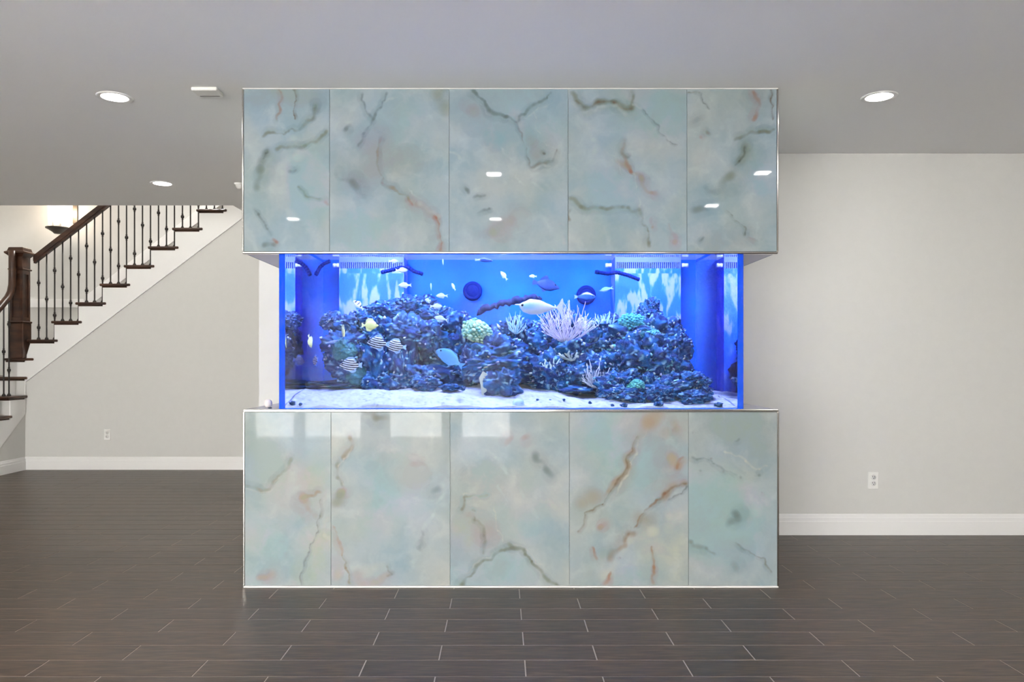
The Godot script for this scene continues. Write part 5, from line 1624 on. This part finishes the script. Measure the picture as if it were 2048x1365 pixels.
func build_fish() -> void:
	var kinds := {}
	var silver := func(t: float, y: float) -> Color: return Color(0.72, 0.76, 0.78).lerp(Color(0.35, 0.50, 0.60), smoothstep(-0.02, 0.12, y))
	kinds.silver = fish_mesh([[0, 0.01, -0.01, 0.01], [0.06, 0.075, -0.06, 0.05], [0.2, 0.165, -0.15, 0.085], [0.4, 0.20, -0.19, 0.09], [0.6, 0.15, -0.145, 0.065], [0.76, 0.06, -0.06, 0.03], [0.82, 0.045, -0.045, 0.02]], silver,
		[[[0.8, 0.03], [1.0, 0.16], [0.93, 0.02], [1.0, -0.15], [0.8, -0.03]], [[0.25, 0.16], [0.38, 0.245], [0.6, 0.21], [0.68, 0.1], [0.45, 0.17]], [[0.45, -0.16], [0.58, -0.235], [0.68, -0.16], [0.66, -0.09]]], Color(0.66, 0.72, 0.76))
	kinds.blue_silver = fish_mesh([[0, 0.01, -0.01, 0.01], [0.06, 0.06, -0.05, 0.05], [0.25, 0.145, -0.13, 0.085], [0.45, 0.16, -0.15, 0.085], [0.65, 0.11, -0.1, 0.055], [0.78, 0.04, -0.04, 0.02]], func(t: float, y: float) -> Color: return Color(0.45, 0.66, 0.70).lerp(Color(0.14, 0.42, 0.62), smoothstep(-0.05, 0.08, y)),
		[[[0.76, 0.03], [1.0, 0.14], [0.9, 0.01], [1.0, -0.13], [0.76, -0.03]], [[0.25, 0.14], [0.4, 0.2], [0.65, 0.15], [0.5, 0.14]]], Color(0.3, 0.55, 0.66))
	kinds.tang = fish_mesh([[0, 0.0, -0.03, 0.012], [0.08, 0.05, -0.07, 0.035], [0.2, 0.2, -0.2, 0.07], [0.4, 0.29, -0.27, 0.08], [0.6, 0.25, -0.24, 0.06], [0.75, 0.09, -0.09, 0.03], [0.82, 0.04, -0.05, 0.018]], func(t: float, y: float) -> Color: return Color(0.80, 0.76, 0.26),
		[[[0.8, 0.04], [0.96, 0.13], [1.0, 0.12], [0.97, 0.0], [1.0, -0.13], [0.96, -0.14], [0.8, -0.04]], [[0.22, 0.2], [0.35, 0.40], [0.55, 0.42], [0.72, 0.34], [0.76, 0.1], [0.5, 0.25]], [[0.34, -0.24], [0.5, -0.37], [0.7, -0.33], [0.76, -0.09], [0.55, -0.22]]], Color(0.74, 0.74, 0.30))
	kinds.striped = fish_mesh([[0, 0.02, -0.03, 0.012], [0.07, 0.09, -0.09, 0.04], [0.22, 0.22, -0.20, 0.08], [0.42, 0.30, -0.25, 0.09], [0.62, 0.25, -0.22, 0.07], [0.76, 0.1, -0.1, 0.035], [0.84, 0.05, -0.06, 0.02]],
		func(t: float, y: float) -> Color: return Color(0.85, 0.86, 0.82) if fposmod((y + 0.22 * (t - 0.45) * (t - 0.45) * 4.0 * -0.4 + 0.14 * t) * 10.5, 1.0) < 0.48 else Color(0.012, 0.014, 0.02),
		[[[0.82, 0.05], [1.0, 0.13], [0.97, 0.0], [1.0, -0.13], [0.82, -0.05]], [[0.2, 0.21], [0.38, 0.36], [0.6, 0.36], [0.72, 0.2], [0.5, 0.27]], [[0.4, -0.24], [0.55, -0.35], [0.7, -0.28], [0.74, -0.1]]], Color(0.30, 0.48, 0.75), 44, 72)
	kinds.blue_tang = fish_mesh([[0, -0.02, -0.06, 0.012], [0.05, 0.06, -0.1, 0.035], [0.15, 0.15, -0.17, 0.06], [0.4, 0.22, -0.22, 0.085], [0.62, 0.17, -0.17, 0.06], [0.78, 0.05, -0.06, 0.028], [0.84, 0.03, -0.04, 0.018]], func(t: float, y: float) -> Color: return Color(0.10, 0.30, 0.62).lerp(Color(0.16, 0.40, 0.68), smoothstep(0.1, 0.7, t)),
		[[[0.82, 0.03], [1.0, 0.12], [0.94, 0.0], [1.0, -0.13], [0.82, -0.04]], [[0.16, 0.15], [0.3, 0.24], [0.6, 0.22], [0.76, 0.07], [0.5, 0.18]], [[0.4, -0.21], [0.6, -0.22], [0.76, -0.07], [0.55, -0.16]]], Color(0.12, 0.34, 0.66))
	kinds.longnose = fish_mesh([[0, 0.045, 0.028, 0.006], [0.09, 0.055, 0.02, 0.012], [0.11, 0.06, -0.03, 0.02], [0.18, 0.10, -0.11, 0.045], [0.32, 0.165, -0.155, 0.07], [0.5, 0.15, -0.15, 0.065], [0.68, 0.08, -0.085, 0.04], [0.82, 0.025, -0.02, 0.018], [0.88, 0.02, -0.015, 0.012]],
		func(t: float, y: float) -> Color: return Color(0.74, 0.74, 0.80).lerp(Color(0.20, 0.46, 0.80), smoothstep(0.10, 0.02, absf(y - 0.01)) * smoothstep(0.12, 0.2, t) * smoothstep(0.58, 0.3, t) * 0.85),
		[[[0.86, 0.02], [0.92, 0.1], [0.96, 0.19], [0.985, 0.2], [1.0, 0.12], [0.985, 0.0], [1.0, -0.12], [0.97, -0.17], [0.92, -0.07], [0.86, -0.012]]], Color(0.76, 0.74, 0.80), 40, 32)
	kinds.trigger = fish_mesh([[0, -0.01, -0.04, 0.012], [0.1, 0.06, -0.1, 0.05], [0.3, 0.19, -0.19, 0.08], [0.5, 0.22, -0.2, 0.08], [0.7, 0.14, -0.12, 0.05], [0.82, 0.06, -0.05, 0.025]], func(t: float, y: float) -> Color: return Color(0.025, 0.06, 0.22),
		[[[0.8, 0.05], [0.98, 0.1], [1.0, 0.0], [0.98, -0.1], [0.8, -0.05]], [[0.42, 0.2], [0.52, 0.34], [0.58, 0.33], [0.72, 0.2], [0.75, 0.1], [0.58, 0.19]], [[0.42, -0.19], [0.55, -0.27], [0.75, -0.08], [0.6, -0.15]]], Color(0.025, 0.055, 0.20))
	kinds.round_blue = fish_mesh([[0, 0.0, -0.04, 0.012], [0.1, 0.14, -0.15, 0.05], [0.35, 0.3, -0.28, 0.09], [0.6, 0.25, -0.24, 0.07], [0.78, 0.07, -0.08, 0.03]], func(t: float, y: float) -> Color: return Color(0.05, 0.17, 0.55),
		[[[0.76, 0.06], [1.0, 0.14], [0.98, -0.13], [0.76, -0.06]], [[0.3, 0.28], [0.5, 0.37], [0.72, 0.2], [0.5, 0.24]]], Color(0.05, 0.16, 0.5))
	kinds.line_back = fish_mesh([[0, 0.0, -0.04, 0.012], [0.1, 0.08, -0.1, 0.05], [0.3, 0.17, -0.16, 0.08], [0.5, 0.18, -0.16, 0.08], [0.72, 0.08, -0.09, 0.04], [0.84, 0.03, -0.04, 0.02]], func(t: float, y: float) -> Color: return Color(0.78, 0.80, 0.66).lerp(Color(0.02, 0.10, 0.36), smoothstep(0.13, 0.06, y - 0.03 + 0.22 * (t - 0.45) * (t - 0.45) * 2.0)),
		[[[0.82, 0.03], [1.0, 0.1], [0.96, 0.0], [1.0, -0.1], [0.82, -0.03]], [[0.2, 0.14], [0.4, 0.23], [0.7, 0.13], [0.5, 0.17]]], Color(0.3, 0.42, 0.6), 40, 40)
	kinds.damsel = fish_mesh([[0, 0.0, -0.04, 0.012], [0.08, 0.1, -0.11, 0.05], [0.3, 0.24, -0.22, 0.09], [0.5, 0.24, -0.22, 0.085], [0.7, 0.13, -0.12, 0.05], [0.82, 0.06, -0.06, 0.025]], func(t: float, y: float) -> Color: return Color(0.02, 0.02, 0.03) if fposmod(t * 4.2 + 0.35, 1.0) < 0.34 and y > -0.02 else Color(0.82, 0.82, 0.80),
		[[[0.8, 0.05], [1.0, 0.1], [0.98, 0.0], [1.0, -0.1], [0.8, -0.05]], [[0.25, 0.2], [0.4, 0.32], [0.65, 0.22], [0.5, 0.22]]], Color(0.5, 0.6, 0.62), 36, 28)
	kinds.slender = fish_mesh([[0, 0.0, -0.01, 0.01], [0.1, 0.06, -0.06, 0.04], [0.35, 0.11, -0.10, 0.06], [0.6, 0.10, -0.09, 0.05], [0.8, 0.05, -0.05, 0.025], [0.86, 0.035, -0.035, 0.015]], func(t: float, y: float) -> Color: return Color(0.03, 0.07, 0.24).lerp(Color(0.5, 0.56, 0.3), smoothstep(0.66, 0.8, t)),
		[[[0.84, 0.03], [1.0, 0.08], [1.0, -0.08], [0.84, -0.03]], [[0.2, 0.08], [0.5, 0.16], [0.75, 0.08]]], Color(0.45, 0.52, 0.30))
	kinds.wrasse = fish_mesh([[0, 0.0, -0.01, 0.01], [0.1, 0.06, -0.06, 0.04], [0.35, 0.10, -0.10, 0.06], [0.6, 0.09, -0.09, 0.05], [0.8, 0.05, -0.05, 0.025], [0.86, 0.035, -0.035, 0.015]], func(t: float, y: float) -> Color: return Color(0.75, 0.82, 0.84) if fposmod(y * 11.0 + 0.1, 1.0) < 0.45 else Color(0.03, 0.12, 0.35),
		[[[0.84, 0.03], [1.0, 0.08], [1.0, -0.08], [0.84, -0.03]]], Color(0.3, 0.5, 0.6), 30, 40)
	var eye := eye_mesh()
	var eye_at := {"silver": Vector3(0.40, 0.03, 0.062), "blue_silver": Vector3(0.40, 0.03, 0.06), "tang": Vector3(0.36, 0.06, 0.05), "striped": Vector3(0.38, 0.05, 0.06), "blue_tang": Vector3(0.38, 0.04, 0.05), "longnose": Vector3(0.345, 0.03, 0.036), "trigger": Vector3(0.33, 0.06, 0.06), "round_blue": Vector3(0.36, 0.06, 0.056), "line_back": Vector3(0.36, 0.03, 0.06), "damsel": Vector3(0.38, 0.04, 0.06), "slender": Vector3(0.4, 0.02, 0.04), "wrasse": Vector3(0.4, 0.02, 0.04)}
	var black := mat(Color(0.05, 0.05, 0.06), 0.2)
	for f in [
		["longnose", 0.2012, 1.4314, -4.184, 0.2602, 3.1416, 0.0349, 0, "large white fish with long snout and blue flank beside pinkish coral"],
		["blue_tang", -0.2736, 1.1578, -4.184, 0.1717, 3.1416, 0.576, 0, "pale blue oval tang pointing up left over the sand"],
		["tang", -0.7257, 1.3407, -4.3136, 0.0938, 0.1396, 0, 0, "yellow tang seen side on above the striped fish", "yellow tangs"],
		["tang", -0.8746, 1.3076, -4.3136, 0.0938, -1.1868, -0.6981, 0, "yellow tang seen nearly head on beside the left reef", "yellow tangs"],
		["tang", -1.0345, 1.2499, -4.2164, 0.0811, 1.3614, -1.0472, 0, "slim yellow tang diving alone near the left tank wall", "yellow tangs"],
		["striped", -0.6717, 1.2402, -4.265, 0.1256, 3.002, 0.0698, 0, "black and white striped fish directly under the yellow tang", "black and white striped fish"],
		["striped", -0.5782, 1.2242, -4.2812, 0.1206, 2.9322, 0.1047, 0, "black and white striped fish facing the dark rock beside its twin", "black and white striped fish"],
		["striped", -0.8131, 1.1202, -4.2164, 0.1243, 3.0718, 0, 0, "black and white striped fish lowest of three over green algae", "black and white striped fish"],
		["striped", -1.0514, 1.1451, -4.427, 0.0961, 2.0595, -0.1745, 0, "small black and white striped fish near the left tank wall", "black and white striped fish"],
		["silver", -0.5557, 1.6478, -4.346, 0.0695, 0, 0, 0, "small silvery white reef fish swimming in open water above the rocks", "small silvery reef fish"],
		["silver", -0.5363, 1.5645, -4.346, 0.075, 3.1416, -0.0349, 0, "small silvery white reef fish swimming in open water above the rocks", "small silvery reef fish"],
		["silver", -0.3336, 1.5094, -4.3865, 0.0673, 3.1416, 0, 0, "small silvery white reef fish swimming in open water above the rocks", "small silvery reef fish"],
		["silver", -0.364, 1.4478, -4.346, 0.0695, 0.0873, 0, 0, "small silvery white reef fish swimming in open water above the rocks", "small silvery reef fish"],
		["silver", -0.3333, 1.3762, -4.3055, 0.0771, 3.2289, 0.2094, 0, "small silvery white reef fish swimming in open water above the rocks", "small silvery reef fish"],
		["silver", -0.4156, 1.4872, -4.427, 0.0537, 4.1015, 0, 0, "small silvery white reef fish swimming in open water above the rocks", "small silvery reef fish"],
		["silver", -0.3986, 1.5635, -4.427, 0.0452, 1.7453, 1.2217, 0, "small silvery white reef fish swimming in open water above the rocks", "small silvery reef fish"],
		["silver", -0.2714, 1.5636, -4.427, 0.0509, 4.0143, 0.8727, 0, "small silvery white reef fish swimming in open water above the rocks", "small silvery reef fish"],
		["silver", -0.3223, 1.6874, -4.3055, 0.0441, 1.7453, 1.0472, 0, "small silvery white reef fish swimming in open water above the rocks", "small silvery reef fish"],
		["silver", 0.0139, 1.6173, -4.346, 0.0611, 3.3161, 0.9076, 0, "small silvery white reef fish swimming in open water above the rocks", "small silvery reef fish"],
		["silver", 0.1781, 1.6229, -4.427, 0.0452, 3.3161, 0, 0, "small silvery white reef fish swimming in open water above the rocks", "small silvery reef fish"],
		["silver", -0.5898, 1.688, -4.265, 0.0546, 0.1745, 0, 0, "small silvery white reef fish swimming in open water above the rocks", "small silvery reef fish"],
		["blue_silver", 0.5886, 1.5458, -4.3865, 0.0785, 3.1416, -0.2443, 0, "small light blue fish beside the right wave pump"],
		["damsel", -0.8084, 1.4589, -4.427, 0.0763, 3.1416, 0.733, 0, "small white fish with black bars before the left overflow box"],
		["line_back", 0.4818, 1.5147, -4.5242, 0.127, 0, 0, 0, "dark blue fish with pale back line before the right wave pump"],
		["trigger", 0.2611, 1.5915, -4.6052, 0.1643, 0, -0.2094, 0, "dark blue triggerfish silhouette high above the long-nosed fish"],
		["round_blue", -0.5134, 1.3835, -4.4432, 0.1192, 0.6981, 0, 0, "roundish plain blue fish partly turned away over left reef"],
		["slender", -0.0946, 1.6875, -4.2164, 0.0973, 0, -0.0698, 0, "slender dark fish with yellow tail just under the water surface"],
		["wrasse", -0.9353, 1.2496, -4.3136, 0.0718, 0, 0.2094, 0, "slender blue white striped wrasse gliding over the left reef"],
	]:
		var o := thing("fish", f[8], "fish", Vector3(f[1], f[2], f[3]), 0.0, f[9] if f.size() > 9 else "")
		o.rotation = Vector3(f[7], f[5], f[6])
		o.scale = Vector3.ONE * f[4]
		part(o, "body", kinds[f[0]], M.fish)
		for s in [-1.0, 1.0]:
			var e: Vector3 = eye_at[f[0]]
			part(o, "eye", eye, black, Vector3(e.x, e.y, e.z * s), Vector3(PI / 2, 0, 0))

# ---------------------------------------------------------------- small things
func build_small_things() -> void:
	# recessed ceiling lights; the last one, unseen, is added to brighten the stairwell
	var spots := [[-2.01, 4.035, "glowing round recessed ceiling light left of the onyx canopy"], [1.96, 4.03, "glowing round recessed ceiling light right of the onyx canopy"], [-2.61, 5.975, "glowing round recessed ceiling light between stairwell and canopy", CEIL],
		[-0.055, 2.16, ""], [1.89, 2.2, ""], [-2.0, 2.18, ""], [-0.057, 0.40, ""], [-1.99, 0.40, ""], [1.84, 1.03, ""], [-2.0, -2.2, ""], [0.0, -2.2, ""], [1.9, -2.2, ""], [-4.6, 0.6, ""], [-4.6, 4.0, ""], [-3.6, 8.8, "unseen recessed light added high over the stairwell to brighten it", 4.9]]
	var ring := lathe([Vector2(0.066, -0.004), Vector2(0.082, -0.007), Vector2(0.088, -0.004), Vector2(0.089, 0.0)], 36)
	var lens := lathe([Vector2(0, -0.003), Vector2(0.066, -0.003), Vector2(0.067, 0.0), Vector2(0.0, 0.0)], 36)
	var glow := lamp_glow(Color(1.0, 0.985, 0.96), 22.0)
	for s in spots:
		var l := thing("recessed_light", s[2] if s[2] else "round white recessed light in the open ceiling before the aquarium", "ceiling light", Vector3(s[0], s[3] if s.size() > 3 else CEIL, -s[1]), 0.0, "recessed ceiling lights")
		part(l, "trim_ring", ring, M.white)
		part(l, "lens", lens, glow)
		var al := AreaLight3D.new()
		al.name = "downlight"
		al.light_color = Color(1.0, 0.99, 0.97)
		al.light_energy = 0.5 if s.size() < 4 or s[3] < 4.0 else 7.5
		al.area_size = Vector2(0.1, 0.1)
		al.area_range = 14.0
		al.area_attenuation = 2.0
		al.shadow_enabled = true
		al.position = Vector3(0, -0.008, 0)
		al.rotation.x = -PI / 2
		l.add_child(al)
	# ceiling plate and sensor
	var v := thing("ceiling_vent", "small rectangular white ceiling vent beside the canopy", "vent", Vector3(-1.49, CEIL, -3.935))
	part(v, "cover", box(Vector3(-0.065, -0.018, -0.05), Vector3(0.065, 0, 0.05), 0.004), M.plastic)
	part(v, "slot", box(Vector3(-0.05, -0.0195, -0.036), Vector3(0.05, -0.0175, -0.032)), M.slot)
	var d := thing("ceiling_sensor", "tiny white round sensor on ceiling next to canopy edge", "sensor", Vector3(-2.02, CEIL, -5.97))
	part(d, "base", lathe([Vector2(0, -0.012), Vector2(0.032, -0.012), Vector2(0.035, 0), Vector2(0, 0)], 20), M.plastic)
	part(d, "dome", lathe([Vector2(0, -0.045), Vector2(0.014, -0.042), Vector2(0.022, -0.03), Vector2(0.024, -0.012)], 20), M.plastic)
	# sockets
	outlet(Vector3(1.0 * (1746 - 1003) * 5.12 / 1553.0, 1.131 - (961 - 727) * 5.12 / 1553.0, WALL_Z), "white duplex power outlet on the plain wall right of the aquarium")
	outlet(Vector3((215 - 1003) * 8.25 / 1553.0, 1.131 - (870 - 727) * 8.25 / 1553.0, STAIR_Z), "white duplex power outlet low on the wall under the stairs")
	# ball on the ledge
	solo("ball", lathe([Vector2(0, 0), Vector2(0.008, 0.0008), Vector2(0.015, 0.005), Vector2(0.0195, 0.011), Vector2(0.0215, 0.0215), Vector2(0.0195, 0.032), Vector2(0.015, 0.038), Vector2(0.008, 0.0422), Vector2(0, 0.043)], 24), mat(Color8(236, 228, 222), 0.4), "small white ball on the ledge at the left end of the tank", "ball", Vector3(-1.225, 0.899, -4.075))
	solo("dark_disc", lathe([Vector2(0, 0), Vector2(0.009, 0), Vector2(0.010, 0.003), Vector2(0.009, 0.006), Vector2(0, 0.006)], 20), mat(Color8(70, 80, 100), 0.3, 0.5), "tiny dark flat round piece lying before the white ball", "disc", Vector3(-1.19, 0.899, -3.99))  # flat dark round piece set just in front of the ball

func outlet(at: Vector3, label: String) -> void:
	var o := thing("power_outlet", label, "outlet", at)
	part(o, "cover_plate", box(Vector3(-0.035, -0.057, 0), Vector3(0.035, 0.057, 0.006), 0.003), M.plastic)
	for s in [-1, 1]:
		var st := begin()
		add_lathe(st, [Vector2(0, 0), Vector2(0.0165, 0), Vector2(0.0165, 0.002), Vector2(0, 0.002)], 20)
		var sk := part(o, "socket", done(st), M.plastic, Vector3(0, 0.02 * s, 0.006), Vector3(PI / 2, 0, 0))
		part(sk, "slot", cbox(Vector3(0.003, 0.0016, 0.009)), M.slot, Vector3(-0.006, 0.0016, -0.004))
		part(sk, "slot", cbox(Vector3(0.003, 0.0016, 0.008)), M.slot, Vector3(0.006, 0.0016, -0.004))
		part(sk, "slot", cbox(Vector3(0.005, 0.0016, 0.005)), M.slot, Vector3(0, 0.0016, 0.007))
